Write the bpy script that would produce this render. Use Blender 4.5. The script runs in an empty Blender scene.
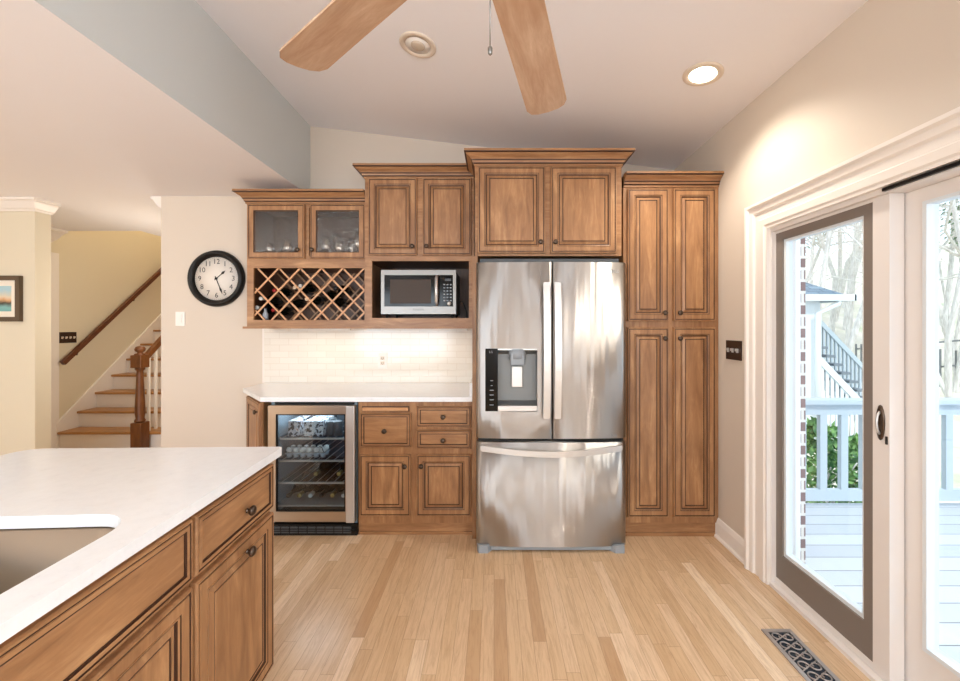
import bpy, bmesh, math, random
from mathutils import Matrix, Vector
PI = math.pi
S = bpy.context.scene
COL = S.collection
random.seed(7)

# ------------------------------------------------------------------ camera
F = 395.0                       # focal length in pixels of the 960 px wide frame
CH = 1.37                       # camera height
cam_d = bpy.data.cameras.new('camera'); cam = bpy.data.objects.new('camera', cam_d); COL.objects.link(cam)
cam.location = (0, 0, CH); cam.rotation_euler = (PI/2, 0, 0)
cam_d.sensor_width = 36; cam_d.lens = 36*F/960
cam_d.shift_x = (480-494)/960; cam_d.shift_y = (327-340.5)/960
cam_d.clip_start = 0.02
S.camera = cam
# ------------------------------------------------------------------ view, world, lights
S.view_settings.view_transform = 'Standard'; S.view_settings.look = 'None'
S.view_settings.exposure = 0.24; S.view_settings.gamma = 1.0; S.view_settings.use_curve_mapping = False
S.cycles.max_bounces = 10; S.cycles.diffuse_bounces = 6; S.cycles.use_denoising = True
w = bpy.data.worlds.new('world'); S.world = w; w.use_nodes = True
bg = w.node_tree.nodes['Background']; bg.inputs[0].default_value = (0.80, 0.91, 1.0, 1); bg.inputs[1].default_value = 1.75

def lamp(name, kind, loc, power, color, size=None, sizey=None, rot=(0,0,0), **kw):
    l = bpy.data.lights.new(name, kind); l.energy = power; l.color = color
    if kind == 'AREA':
        l.size = size
        if sizey: l.shape = 'RECTANGLE'; l.size_y = sizey
    elif kind in ('POINT', 'SPOT') and size: l.shadow_soft_size = size
    for k, v in kw.items(): setattr(l, k, v)
    o = bpy.data.objects.new(name, l); o.location = loc; o.rotation_euler = rot; COL.objects.link(o)
    return o
WARM = (1.0, 0.92, 0.80); COOL = (0.80, 0.91, 1.0)
sun = lamp('sun', 'SUN', (0, -5, 12), 2.0, (1.0, 0.98, 0.95), rot=(math.radians(40), 0, math.radians(-5)), angle=math.radians(3))
# fill lights added at invented windows out of view; portal at the slider
lamp('added_rear_strip_fill', 'AREA', (.33, -3.36, 1.45), 20, COOL, .42, 1.7, rot=(PI/2, 0, 0))  # narrow fill added for vertical streaks in the refrigerator steel
lamp('added_rear_fill', 'AREA', (-2.2, -3.36, 1.3), 92, COOL, 2.4, 1.7, rot=(PI/2, 0, 0))
lamp('added_side_fill', 'AREA', (1.58, -1.6, 1.35), 100, COOL, 1.5, 1.4, rot=(PI/2, 0, PI/2))
lamp('added_dining_wall_fill', 'AREA', (-6.05, -1.2, 1.5), 34, (.9, .95, 1), 2.0, 1.5, rot=(PI/2, 0, -PI/2))  # added fill in front of the solid left wall, no window there
p = lamp('slider_portal', 'AREA', (1.60, 1.45, 0.98), 1, (1,1,1), 1.3, 1.9, rot=(PI/2, 0, PI/2)); p.data.cycles.is_portal = True
# hall lamps
lamp('stair_hall_lamp', 'POINT', (-3.25, 4.15, 1.55), 16, WARM, 0.15)
lamp('stair_upper_lamp', 'POINT', (-4.3, 5.6, 3.9), 34, (1.0, .86, .66), 0.2)
lamp('added_dining_fill', 'POINT', (-3.9, -.6, 1.9), 28, WARM, 0.2)  # added fill without a fixture, brightens the flat ceiling

# ------------------------------------------------------------------ helpers
def srgb(r, g, b):
    def f(c):
        c /= 255.0
        return c/12.92 if c <= .04045 else ((c+.055)/1.055)**2.4
    return (f(r), f(g), f(b), 1)

def mat(name, color, rough=.5, metal=0.0, **kw):
    m = bpy.data.materials.new(name); m.use_nodes = True
    b = m.node_tree.nodes['Principled BSDF']
    b.inputs['Base Color'].default_value = color; b.inputs['Roughness'].default_value = rough; b.inputs['Metallic'].default_value = metal
    for k, v in kw.items(): b.inputs[k].default_value = v
    return m
class NT:
    def __init__(s, m): s.m = m; s.t = m.node_tree; s.b = s.t.nodes['Principled BSDF']
    def n(s, typ, **kw):
        n = s.t.nodes.new(typ)
        for k, v in kw.items(): setattr(n, k, v)
        return n
    def l(s, a, b): s.t.links.new(a, b)
    def co(s, scale=(1,1,1), rot=(0,0,0), loc=(0,0,0)):
        tc = s.n('ShaderNodeTexCoord'); mp = s.n('ShaderNodeMapping')
        mp.inputs['Scale'].default_value = scale; mp.inputs['Rotation'].default_value = rot; mp.inputs['Location'].default_value = loc
        s.l(tc.outputs['Object'], mp.inputs[0]); return mp.outputs[0]
    def noise(s, vec, scale=5, detail=4, rough=.5, dist=0):
        n = s.n('ShaderNodeTexNoise'); n.inputs['Scale'].default_value = scale; n.inputs['Detail'].default_value = detail
        n.inputs['Roughness'].default_value = rough; n.inputs['Distortion'].default_value = dist
        s.l(vec, n.inputs['Vector']); return n.outputs['Fac']
    def ramp(s, fac, stops, interp='LINEAR'):
        r = s.n('ShaderNodeValToRGB'); e = r.color_ramp.elements; r.color_ramp.interpolation = interp
        e[0].position, e[0].color = stops[0]; e[1].position, e[1].color = stops[-1]
        for p_, c_ in stops[1:-1]:
            x = e.new(p_); x.color = c_
        s.l(fac, r.inputs[0]); return r.outputs[0]
    def math(s, op, a, b=None, c=None):
        n = s.n('ShaderNodeMath', operation=op)
        for i, v in enumerate((a, b, c)):
            if v is None: continue
            if isinstance(v, (int, float)): n.inputs[i].default_value = v
            else: s.l(v, n.inputs[i])
        return n.outputs[0]
    def mix(s, fac, a, b, blend='MIX'):
        n = s.n('ShaderNodeMix', data_type='RGBA', blend_type=blend)
        for i, v in ((0, fac), (6, a), (7, b)):
            if isinstance(v, (int, float, tuple)): n.inputs[i].default_value = v
            else: s.l(v, n.inputs[i])
        return n.outputs[2]
    def bump(s, h, strength=.2, dist=.01):
        n = s.n('ShaderNodeBump'); n.inputs['Strength'].default_value = strength; n.inputs['Distance'].default_value = dist
        s.l(h, n.inputs['Height']); s.l(n.outputs[0], s.b.inputs['Normal'])
    def base(s, c): s.l(c, s.b.inputs['Base Color'])

def paint(name, c, rough=.6):
    m = mat(name, c, rough); t = NT(m)
    v = t.co(); t.bump(t.noise(v, 180, 2), .05, .002)
    f = t.noise(v, 1.3, 2)
    t.base(t.mix(f, c, tuple(x*.96 for x in c[:3])+(1,)))
    return m
def wood(name, c1, c2, c3, grain=(1,1,1), rough=.38, scale=5):
    """grain: mapping scale; small number = the direction the grain runs"""
    m = mat(name, c1, rough); t = NT(m)
    v = t.co(grain)
    f = t.noise(v, scale, 6, .6, .6)
    g = t.noise(v, scale*7, 3, .6)
    blot = t.noise(t.co((1,1,1)), 5.5, 3, .55)
    col = t.ramp(f, [(.32, c1), (.55, c2), (.75, c3)])
    col = t.mix(t.math('MULTIPLY', t.ramp(g, [(.35, (1,1,1,1)), (.62, (0,0,0,1))]), .22), col, c1)
    col = t.mix(t.math('MULTIPLY', t.ramp(blot, [(.35, (0,0,0,1)), (.7, (1,1,1,1))]), .5), col, c1)
    t.base(col); t.bump(g, .04, .002)
    return m
M = {}
M['wall'] = paint('wall_paint', srgb(219, 207, 193))
M['soffit'] = paint('soffit_daylight_tint', srgb(208, 212, 211))  # cool grey puts the bluish daylight into the soffit's colour
M['hall'] = paint('hall_paint', srgb(222, 211, 186))
M['pillar'] = paint('cream_paint', srgb(224, 214, 192))
M['ceil'] = paint('ceiling_paint', srgb(243, 241, 244), .8)
M['trim'] = mat('white_trim_paint', srgb(240, 233, 226), .35)
M['vinyl'] = mat('white_door_vinyl', srgb(232, 226, 222), .35)
M['taupe'] = mat('taupe_screen_frame', srgb(126, 116, 109), .5)
M['wood'] = wood('maple_cabinet_vertical', srgb(138,97,64), srgb(172,127,87), srgb(200,156,112), (5,5,.7))
M['woodh'] = wood('maple_cabinet_horizontal', srgb(138,97,64), srgb(172,127,87), srgb(200,156,112), (.7,5,5))
M['glaze'] = mat('dark_glaze', srgb(66, 38, 22), .5)
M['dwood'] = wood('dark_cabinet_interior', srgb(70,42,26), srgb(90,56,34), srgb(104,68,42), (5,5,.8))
M['slat'] = wood('lattice_maple', srgb(196,142,98), srgb(214,164,120), srgb(224,178,134), (3,3,3))
M['fan'] = wood('fan_blade_maple', srgb(178,140,110), srgb(204,172,144), srgb(220,194,168), (1,7,1), .45, 4)
M['oakstair'] = wood('stair_oak', srgb(156,108,60), srgb(184,134,80), srgb(200,150,94), (1,5,5))
M['dkrail'] = wood('walnut_handrail', srgb(84,44,22), srgb(104,58,30), srgb(120,70,38), (5,1,5))
M['newel'] = wood('newel_walnut', srgb(92,52,24), srgb(118,70,34), srgb(134,84,44), (5,5,1))
M['quartz'] = mat('white_quartz', srgb(240, 239, 237), .16)
t = NT(M['quartz']); f = t.noise(t.co(), 26, 8, .7); t.base(t.ramp(f, [(.42, srgb(240,243,247)), (.62, srgb(236,239,243)), (.75, srgb(226,229,234))]))
M['black'] = mat('black_plastic', srgb(20, 18, 17), .4, **{'Specular IOR Level': .3})
M['gloss_black'] = mat('gloss_black_glass', srgb(10, 10, 11), .1, **{'Specular IOR Level': .22})
M['bronze'] = mat('bronze_knob', srgb(88, 74, 64), .3, .85)
M['bronzeplate'] = mat('bronze_plate', srgb(66, 46, 34), .35, .4)
M['white'] = mat('white_plastic', srgb(240, 236, 230), .3)
M['chrome'] = mat('satin_chrome', srgb(214, 213, 212), .36, .75)
M['recess'] = mat('dispenser_grey', srgb(128, 130, 130), .45, .5)
def steel(name, c, rough, wave, aniso=.4):
    m = mat(name, c, rough, 1.0); t = NT(m)
    t.b.inputs['Anisotropic'].default_value = aniso
    if aniso:
        tg = t.n('ShaderNodeTangent', direction_type='RADIAL', axis='Z'); t.l(tg.outputs[0], t.b.inputs['Tangent']); t.b.inputs['Anisotropic Rotation'].default_value = .25
    v = t.co((1, 1, .05)); n1 = t.noise(v, 9, 2)
    v2 = t.co((3, 3, 500)); n2 = t.noise(v2, 1, 2)
    h = t.math('ADD', t.math('MULTIPLY', n1, wave), t.math('MULTIPLY', n2, .01))
    t.bump(h, .55, .02)
    return m
M['steel'] = steel('brushed_stainless', srgb(205, 202, 199), .46, 1.0, 1.0)
M['steel2'] = steel('plain_stainless', srgb(134, 130, 126), .36, .05, 0)
M['steel3'] = steel('satin_stainless', srgb(196, 184, 170), .3, .05, 0)  # tan of the reflected floor put into the steel colour
M['sink'] = mat('sink_steel', srgb(146, 134, 120), .33, .9)
M['grayplast'] = mat('grey_plastic', srgb(150, 156, 162), .45)
M['dgray'] = mat('dark_grey_plastic', srgb(70, 74, 78), .4)
M['emit'] = mat('recessed_lamp', (1,1,1,1), .5); b = M['emit'].node_tree.nodes['Principled BSDF']
b.inputs['Emission Color'].default_value = (1, .86, .66, 1); b.inputs['Emission Strength'].default_value = 16
M['lens'] = mat('frosted_lens', srgb(205, 190, 172), .5)
M['ring'] = mat('lamp_trim', srgb(222, 208, 192), .45)

def glass_mat(name, tint, gl=.07, rough=0.0, bump=None):
    m = bpy.data.materials.new(name); m.use_nodes = True; nt = m.node_tree; nt.nodes.clear()
    o = nt.nodes.new('ShaderNodeOutputMaterial'); mx = nt.nodes.new('ShaderNodeMixShader')
    tr = nt.nodes.new('ShaderNodeBsdfTransparent'); gg = nt.nodes.new('ShaderNodeBsdfGlossy')
    tr.inputs[0].default_value = tint; gg.inputs['Roughness'].default_value = rough
    mx.inputs[0].default_value = gl
    nt.links.new(tr.outputs[0], mx.inputs[1]); nt.links.new(gg.outputs[0], mx.inputs[2]); nt.links.new(mx.outputs[0], o.inputs[0])
    if bump:
        tc = nt.nodes.new('ShaderNodeTexCoord'); mp = nt.nodes.new('ShaderNodeMapping'); mp.inputs['Scale'].default_value = (1,1,.5)
        no = nt.nodes.new('ShaderNodeTexNoise'); no.inputs['Scale'].default_value = bump; bp = nt.nodes.new('ShaderNodeBump')
        bp.inputs['Strength'].default_value = .6; bp.inputs['Distance'].default_value = .01
        nt.links.new(tc.outputs['Object'], mp.inputs[0]); nt.links.new(mp.outputs[0], no.inputs['Vector'])
        nt.links.new(no.outputs['Fac'], bp.inputs['Height']); nt.links.new(bp.outputs[0], gg.inputs['Normal'])
    return m
M['glass'] = glass_mat('window_glass', (.96, .985, 1, 1), .05)
M['seeded'] = glass_mat('seeded_glass', (.80, .77, .74, 1), .08, .1, 90)
M['cooler_glass'] = glass_mat('cooler_glass', (.78, .84, .88, 1), .06)
M['crystal'] = glass_mat('crystal', (.9, .92, .94, 1), .8, .05)

# floor boards: narrow oak strips running along Y, every board its own tone
m = mat('oak_floor', srgb(214,172,128), .3); t = NT(m); M['floor'] = m
tc = t.n('ShaderNodeTexCoord'); sp = t.n('ShaderNodeSeparateXYZ'); t.l(tc.outputs['Object'], sp.inputs[0])
W_ = .0572
xr = t.math('DIVIDE', sp.outputs[0], W_); row = t.math('FLOOR', xr)
wn = t.n('ShaderNodeTexWhiteNoise', noise_dimensions='1D'); t.l(row, wn.inputs['W'])
yy = t.math('ADD', t.math('DIVIDE', sp.outputs[1], .78), t.math('MULTIPLY', wn.outputs['Value'], 7.3)); idx = t.math('FLOOR', yy)
cb = t.n('ShaderNodeCombineXYZ'); t.l(row, cb.inputs[0]); t.l(idx, cb.inputs[1])
wn2 = t.n('ShaderNodeTexWhiteNoise', noise_dimensions='2D'); t.l(cb.outputs[0], wn2.inputs['Vector'])
tone = t.ramp(wn2.outputs['Value'], [(0, srgb(192,155,117)), (.12, srgb(206,173,136)), (.5, srgb(213,181,144)), (.78, srgb(214,182,146)), (.93, srgb(226,198,166)), (1, srgb(236,212,182))])
ofs = t.n('ShaderNodeVectorMath', operation='MULTIPLY_ADD'); t.l(cb.outputs[0], ofs.inputs[0]); ofs.inputs[1].default_value = (3.1, 5.7, 0)
sc_ = t.n('ShaderNodeMapping'); sc_.inputs['Scale'].default_value = (14, 1.1, 1); t.l(tc.outputs['Object'], sc_.inputs[0]); t.l(sc_.outputs[0], ofs.inputs[2])
gr = t.noise(ofs.outputs[0], 4.0, 8, .7, 1.6)
tone = t.mix(t.math('MULTIPLY', t.ramp(gr, [(.36, (1,1,1,1)), (.56, (0,0,0,1))]), .42), tone, srgb(160,120,84))
fx = t.math('FRACT', xr); fy = t.math('FRACT', yy)
ex = t.math('LESS_THAN', t.math('MINIMUM', fx, t.math('SUBTRACT', 1.0, fx)), .018)
ey = t.math('LESS_THAN', fy, .0025)
seam = t.math('MAXIMUM', ex, ey)
t.base(t.mix(t.math('MULTIPLY', seam, .45), tone, srgb(120,80,48)))
t.b.inputs['Coat Weight'].default_value = .25; t.b.inputs['Coat Roughness'].default_value = .25
t.bump(t.math('SUBTRACT', 1.0, seam), .12, .001)
# subway tile
m = mat('subway_tile', srgb(240,234,226), .12); t = NT(m); M['tile'] = m
br = t.n('ShaderNodeTexBrick'); br.inputs['Scale'].default_value = 1; br.inputs['Brick Width'].default_value = .152; br.inputs['Row Height'].default_value = .051
br.inputs['Mortar Size'].default_value = .0022; br.inputs['Color1'].default_value = srgb(240,235,226); br.inputs['Color2'].default_value = srgb(235,229,219); br.inputs['Mortar'].default_value = srgb(228,220,208)
v = t.co((1,1,1), (PI/2, 0, 0), (0, 0, 0)); t.l(v, br.inputs['Vector']); t.base(br.outputs['Color'])
iv = t.math('SUBTRACT', 1.0, br.outputs['Fac']); t.bump(iv, .4, .002)
# brick
m = mat('red_brick', srgb(150,100,86), .85); t = NT(m); M['brick'] = m
br = t.n('ShaderNodeTexBrick'); br.inputs['Scale'].default_value = 1; br.inputs['Brick Width'].default_value = .2; br.inputs['Row Height'].default_value = .072
br.inputs['Mortar Size'].default_value = .009; br.inputs['Color1'].default_value = srgb(134,112,110); br.inputs['Color2'].default_value = srgb(118,98,98); br.inputs['Mortar'].default_value = srgb(206,202,196)
v = t.co((1,1,1), (PI/2, 0, 0)); t.l(v, br.inputs['Vector']); t.base(br.outputs['Color'])
# deck
m = mat('deck_boards', srgb(188,194,202), .7); t = NT(m); M['deck'] = m
tc = t.n('ShaderNodeTexCoord'); sp = t.n('ShaderNodeSeparateXYZ'); t.l(tc.outputs['Object'], sp.inputs[0])
yr = t.math('DIVIDE', sp.outputs[1], .14); fy = t.math('FRACT', yr); gap = t.math('LESS_THAN', fy, .045)
wn = t.n('ShaderNodeTexWhiteNoise', noise_dimensions='1D'); t.l(t.math('FLOOR', yr), wn.inputs['W'])
t.base(t.mix(gap, t.ramp(wn.outputs['Value'], [(0, srgb(186,192,200)), (1, srgb(200,205,212))]), srgb(120,124,130)))
M['rail'] = mat('painted_rail', srgb(180, 192, 200), .6)
M['railw'] = mat('white_exterior_paint', srgb(226, 232, 236), .5)
M['tread'] = mat('grey_exterior_tread', srgb(120, 128, 136), .8)
M['shingle'] = mat('roof_shingle', srgb(120, 138, 150), .9); t = NT(M['shingle'])
br = t.n('ShaderNodeTexBrick'); br.inputs['Scale'].default_value = 1; br.inputs['Brick Width'].default_value = .3; br.inputs['Row Height'].default_value = .14; br.inputs['Mortar Size'].default_value = .012
br.inputs['Color1'].default_value = srgb(128,144,156); br.inputs['Color2'].default_value = srgb(106,122,136); br.inputs['Mortar'].default_value = srgb(84,98,112)
t.l(t.co(), br.inputs['Vector']); t.base(br.outputs['Color'])
m = mat('leaf_litter_ground', srgb(196,182,162), .95); t = NT(m); M['ground'] = m
f = t.noise(t.co(), .6, 8, .7); t.base(t.ramp(f, [(.35, srgb(226,218,206)), (.5, srgb(212,204,188)), (.66, srgb(186,196,160))]))
M['bark'] = mat('pale_bark', srgb(150, 140, 128), .9); t = NT(M['bark']); f = t.noise(t.co((8,8,1.5)), 3, 5); t.base(t.ramp(f, [(.35, srgb(196,190,184)), (.65, srgb(226,222,216))]))
M['leaf'] = mat('bush_leaf', srgb(84, 132, 74), .5); t = NT(M['leaf']); f = t.noise(t.co(), 9, 3); t.base(t.ramp(f, [(.4, srgb(62,108,62)), (.6, srgb(128,170,96))]))
M['needle'] = mat('evergreen_needles', srgb(112, 140, 110), .8)

def link(o, parent=None):
    COL.objects.link(o)
    if parent is not None: o.parent = parent
    return o
class MB:
    """collects geometry in world coordinates (or the parent's own when local=True) and links it as ONE mesh"""
    def __init__(s): s.bm = bmesh.new(); s.mi = 0
    def quad(s, pts, mi=None):
        vs = [s.bm.verts.new(p_) for p_ in pts]
        try: f_ = s.bm.faces.new(vs); f_.material_index = s.mi if mi is None else mi
        except ValueError: pass
        return s
    def box(s, x0, x1, y0, y1, z0, z1, mi=None, bev=0):
        x0, x1 = sorted((x0,x1)); y0, y1 = sorted((y0,y1)); z0, z1 = sorted((z0,z1))
        r = bmesh.ops.create_cube(s.bm, size=1)
        for v in r['verts']:
            v.co = Vector(((x0+x1)/2 + v.co.x*(x1-x0), (y0+y1)/2 + v.co.y*(y1-y0), (z0+z1)/2 + v.co.z*(z1-z0)))
        fs = {f_ for v in r['verts'] for f_ in v.link_faces}
        for f_ in fs: f_.material_index = s.mi if mi is None else mi
        if bev:
            es = list({e for v in r['verts'] for e in v.link_edges})
            rr = bmesh.ops.bevel(s.bm, geom=es, offset=bev, segments=2, affect='EDGES', profile=.5)
            for f_ in rr['faces']: f_.material_index = s.mi if mi is None else mi
        return s
    def prism(s, poly, z0, z1, mi=None):
        """poly: plan outline (x,y)"""
        k = s.mi if mi is None else mi
        a = [s.bm.verts.new((x,y,z0)) for x,y in poly]; b = [s.bm.verts.new((x,y,z1)) for x,y in poly]
        n = len(poly)
        fs = [s.bm.faces.new(a[::-1]), s.bm.faces.new(b)]
        for i in range(n): fs.append(s.bm.faces.new((a[i], a[(i+1)%n], b[(i+1)%n], b[i])))
        for f_ in fs: f_.material_index = k
        return s
    def bar(s, p0, p1, wdt, hgt, up=(0,0,1), mi=None):
        p0 = Vector(p0); p1 = Vector(p1); d = (p1-p0).normalized(); u = Vector(up)
        r = d.cross(u).normalized(); u = r.cross(d).normalized()
        c = [(-.5,-.5),(.5,-.5),(.5,.5),(-.5,.5)]
        a = [s.bm.verts.new(p0 + r*x*wdt + u*y*hgt) for x,y in c]; b = [s.bm.verts.new(p1 + r*x*wdt + u*y*hgt) for x,y in c]
        fs = [s.bm.faces.new(a[::-1]), s.bm.faces.new(b)]
        for i in range(4): fs.append(s.bm.faces.new((a[i], a[(i+1)%4], b[(i+1)%4], b[i])))
        for f_ in fs: f_.material_index = s.mi if mi is None else mi
        return s
    def tube(s, pts, radii, seg=8, cap=True, mi=None):
        pts = [Vector(p_) for p_ in pts]
        if not isinstance(radii, (list, tuple)): radii = [radii]*len(pts)
        rings = []; ref = None
        for i, p_ in enumerate(pts):
            d = (pts[min(i+1, len(pts)-1)] - pts[max(i-1, 0)]).normalized()
            if ref is None: ref = Vector((0,0,1)) if abs(d.z) < .9 else Vector((1,0,0))
            r = d.cross(ref)
            if r.length < 1e-4: r = d.orthogonal()
            r.normalize(); u = r.cross(d).normalized(); ref = u
            rings.append([s.bm.verts.new(p_ + (r*math.cos(a)+u*math.sin(a))*radii[i]) for a in [2*PI*k/seg for k in range(seg)]])
        k_ = s.mi if mi is None else mi
        for A, B in zip(rings, rings[1:]):
            for i in range(seg):
                f_ = s.bm.faces.new((A[i], A[(i+1)%seg], B[(i+1)%seg], B[i])); f_.material_index = k_; f_.smooth = True
        if cap:
            for R_ in (rings[0][::-1], rings[-1]):
                f_ = s.bm.faces.new(R_); f_.material_index = k_
        return s
    def lathe(s, prof, origin, axis=(0,0,1), seg=20, mi=None):
        """prof: (radius, height along axis)"""
        ax = Vector(axis).normalized(); r = ax.orthogonal().normalized(); u = ax.cross(r); o = Vector(origin)
        k_ = s.mi if mi is None else mi; rings = []
        for R_, h in prof:
            R_ = max(R_, 1e-4)
            rings.append([s.bm.verts.new(o + ax*h + (r*math.cos(a)+u*math.sin(a))*R_) for a in [2*PI*k/seg for k in range(seg)]])
        for A, B in zip(rings, rings[1:]):
            for i in range(seg):
                f_ = s.bm.faces.new((A[i], A[(i+1)%seg], B[(i+1)%seg], B[i])); f_.material_index = k_; f_.smooth = True
        for R_ in (rings[0][::-1], rings[-1]):
            f_ = s.bm.faces.new(R_); f_.material_index = k_; f_.smooth = False
        return s
    def sweep(s, prof, path, closed_prof=True, mi=None):
        """prof: list of (out, z); path: list of functions mapping (out,z) to a point"""
        k_ = s.mi if mi is None else mi
        cols = [[s.bm.verts.new(fn(o, z)) for o, z in prof] for fn in path]
        n = len(prof); rng = range(n) if closed_prof else range(n-1)
        for A, B in zip(cols, cols[1:]):
            for i in rng:
                f_ = s.bm.faces.new((A[i], A[(i+1)%n], B[(i+1)%n], B[i])); f_.material_index = k_
        if closed_prof:
            for C_ in (cols[0], cols[-1]):
                try: f_ = s.bm.faces.new(C_); f_.material_index = k_
                except ValueError: pass
        return s
    def panel(s, x0, x1, z0, z1, y, prof, mi_f=0, mi_g=1):
        """a framed front facing -Y, standing on plane y; prof = [(inset, outward, is_glaze)], innermost ring is filled"""
        rings = []
        for ins, out, g in prof:
            rings.append(([s.bm.verts.new(q) for q in ((x0+ins, y-out, z0+ins), (x1-ins, y-out, z0+ins), (x1-ins, y-out, z1-ins), (x0+ins, y-out, z1-ins))], g))
        for (A, ga), (B, gb) in zip(rings, rings[1:]):
            for i in range(4):
                f_ = s.bm.faces.new((A[i], A[(i+1)%4], B[(i+1)%4], B[i])); f_.material_index = mi_g if gb else mi_f
        f_ = s.bm.faces.new(rings[-1][0]); f_.material_index = mi_f
        f_ = s.bm.faces.new(rings[0][0][::-1]); f_.material_index = mi_f
        return s
    def build(s, name, mats, parent=None, local=False, smooth=False):
        me = bpy.data.meshes.new(name)
        bmesh.ops.recalc_face_normals(s.bm, faces=s.bm.faces[:])
        if parent is not None and not local:
            inv = world_of(parent).inverted(); s.bm.transform(inv)
        s.bm.to_mesh(me); s.bm.free()
        for m_ in (mats if isinstance(mats, (list, tuple)) else [mats]): me.materials.append(M[m_] if isinstance(m_, str) else m_)
        if smooth: me.shade_smooth()
        o = bpy.data.objects.new(name, me); link(o, parent)
        return o
def world_of(o):
    m_ = Matrix.LocRotScale(o.location, o.rotation_euler, o.scale)
    return world_of(o.parent) @ m_ if o.parent else m_
def tag(o, label, cat, group=None, kind=None):
    o['label'] = label; o['category'] = cat
    if group: o['group'] = group
    if kind: o['kind'] = kind
    return o
def thing(name, label, cat, loc, rz=0, group=None):
    o = bpy.data.objects.new(name, None); link(o); o.location = loc; o.rotation_euler = (0,0,rz); o.empty_display_size = .1
    return tag(o, label, cat, group)
def struct(name, mb, mats, label=None, parent=None):
    o = mb.build(name, mats, parent)
    if parent is None: o['kind'] = 'structure'
    if label: o['label'] = label
    return o
def copy_tree(o, parent=None, keep_loc=False):
    c = o.copy(); COL.objects.link(c)
    if parent is not None: c.parent = parent
    for ch in [q for q in bpy.data.objects if q.parent == o]: copy_tree(ch, c)
    return c
def X(px, d): return (px-494)*d/F
def Z(py, d): return CH + (327-py)*d/F
def text_mesh(s, size, mb, fn, mi=None, font_off=(0,0), depth=0):
    """adds flat text to mb; fn maps (x,y) of the centred text to a point"""
    cu = bpy.data.curves.new('t', 'FONT'); cu.body = s; cu.size = size; cu.align_x = 'CENTER'; cu.align_y = 'CENTER'; cu.resolution_u = 2
    ob = bpy.data.objects.new('t', cu); COL.objects.link(ob)
    dg = bpy.context.evaluated_depsgraph_get(); me = bpy.data.meshes.new_from_object(ob.evaluated_get(dg))
    vs = [mb.bm.verts.new(fn(v.co.x, v.co.y)) for v in me.vertices]
    for p_ in me.polygons:
        try: f_ = mb.bm.faces.new([vs[i] for i in p_.vertices]); f_.material_index = mb.mi if mi is None else mi
        except ValueError: pass
    bpy.data.objects.remove(ob); bpy.data.curves.remove(cu); bpy.data.meshes.remove(me)

# ------------------------------------------------------------------ structure
YB = 3.227      # back wall
XR = 1.47       # right wall
XS = -1.50      # soffit face
ZC = 2.437      # flat ceiling
YR = -3.2       # wall behind the camera
def zslope(x): return 3.01 - .12*(x-XS)
def plane_ceiling(x0, x1, y0, y1):
    mb = MB(); a = zslope(x0); b = zslope(x1); t_ = .12
    lo = [(x0,y0,a),(x1,y0,b),(x1,y1,b),(x0,y1,a)]; hi = [(x_,y_,z_+t_) for x_,y_,z_ in lo]
    mb.quad(lo); mb.quad(hi[::-1])
    for i in range(4): mb.quad([lo[i], lo[(i+1)%4], hi[(i+1)%4], hi[i]])
    return mb
mb = MB(); mb.box(-6.2, XR+.15, YR-.15, 8.2, -.1, 0); struct('floor', mb, 'floor')
struct('ceiling', plane_ceiling(XS-.02, XR+.15, YR-.1, YB+.1), 'ceil', 'white sloped ceiling of the kitchen')
mb = MB(); mb.box(-6.2, XS-.002, YR-.1, 4.39, ZC, ZC+.12); mb.box(-3.93, XS-.1, 4.39, 8.1, ZC, ZC+.12)
struct('ceiling', mb, 'ceil', 'flat lower ceiling left of the soffit, running to the stairs')
mb = MB(); mb.box(XS-.1, XS, YR, YB, ZC+.12, 3.02); mb.box(XS-.002, XS, YR, YB, ZC+.0005, ZC+.12)
struct('trim_1', mb, ['soffit', 'ceil'], 'drop between the two ceilings, cool daylight put into its colour')
mb = MB(); mb.box(-2.72, XR+.15, YB, YB+.12, 0, 3.05); struct('wall_back', mb, 'wall')
mb = MB(); mb.box(-2.72, -2.60, YB+.12, 8.1, 0, 2.44); struct('wall_hall', mb, 'hall')
# right wall with the slider opening (y .80-2.10) and an added, unseen side window behind the camera
DY0, DY1, DZ = .78, 2.10, 1.895
WY0, WY1, WZ0, WZ1 = -2.35, -.85, .75, 2.15
mb = MB(); T = .13
mb.box(XR, XR+T, DY1, YB, 0, 2.72); mb.box(XR, XR+T, WY1, DY0, 0, 2.72); mb.box(XR, XR+T, DY0, DY1, DZ, 2.72)
mb.box(XR, XR+T, YR, WY0, 0, 2.72); mb.box(XR, XR+T, WY0, WY1, 0, WZ0); mb.box(XR, XR+T, WY0, WY1, WZ1, 2.72)
struct('wall_right', mb, 'wall')
mb = MB(); mb.box(-6.2, -3.857, 3.32, 3.44, 0, ZC); struct('wall_front_left', mb, 'pillar', 'cream wall end with a framed picture')
mb = MB(); mb.box(-6.2, -6.08, YR, 3.32, 0, ZC); struct('wall_left', mb, 'pillar')
mb = MB(); mb.box(-6.2, -3.4, YR-.12, YR, 0, 3.1); mb.box(.54, XR+.15, YR-.12, YR, 0, 3.1); mb.box(-1.0, .12, YR-.12, YR, 0, 3.1)
mb.box(-3.4, -1.0, YR-.12, YR, 0, .6); mb.box(-3.4, -1.0, YR-.12, YR, 2.3, 3.1); mb.box(.12, .54, YR-.12, YR, 0, .6); mb.box(.12, .54, YR-.12, YR, 2.3, 3.1); struct('wall_rear', mb, 'wall')
mb = MB(); mb.box(-5.05, -4.93, 3.44, 8.1, 0, 5.2); mb.box(-5.05, -2.6, 8.1, 8.2, 0, 5.2); mb.box(-3.93, -3.81, 4.39, 8.1, ZC+.12, 5.2)
mb.box(-4.93, -3.93, 4.27, 4.389, ZC+.12, 5.2)
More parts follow.
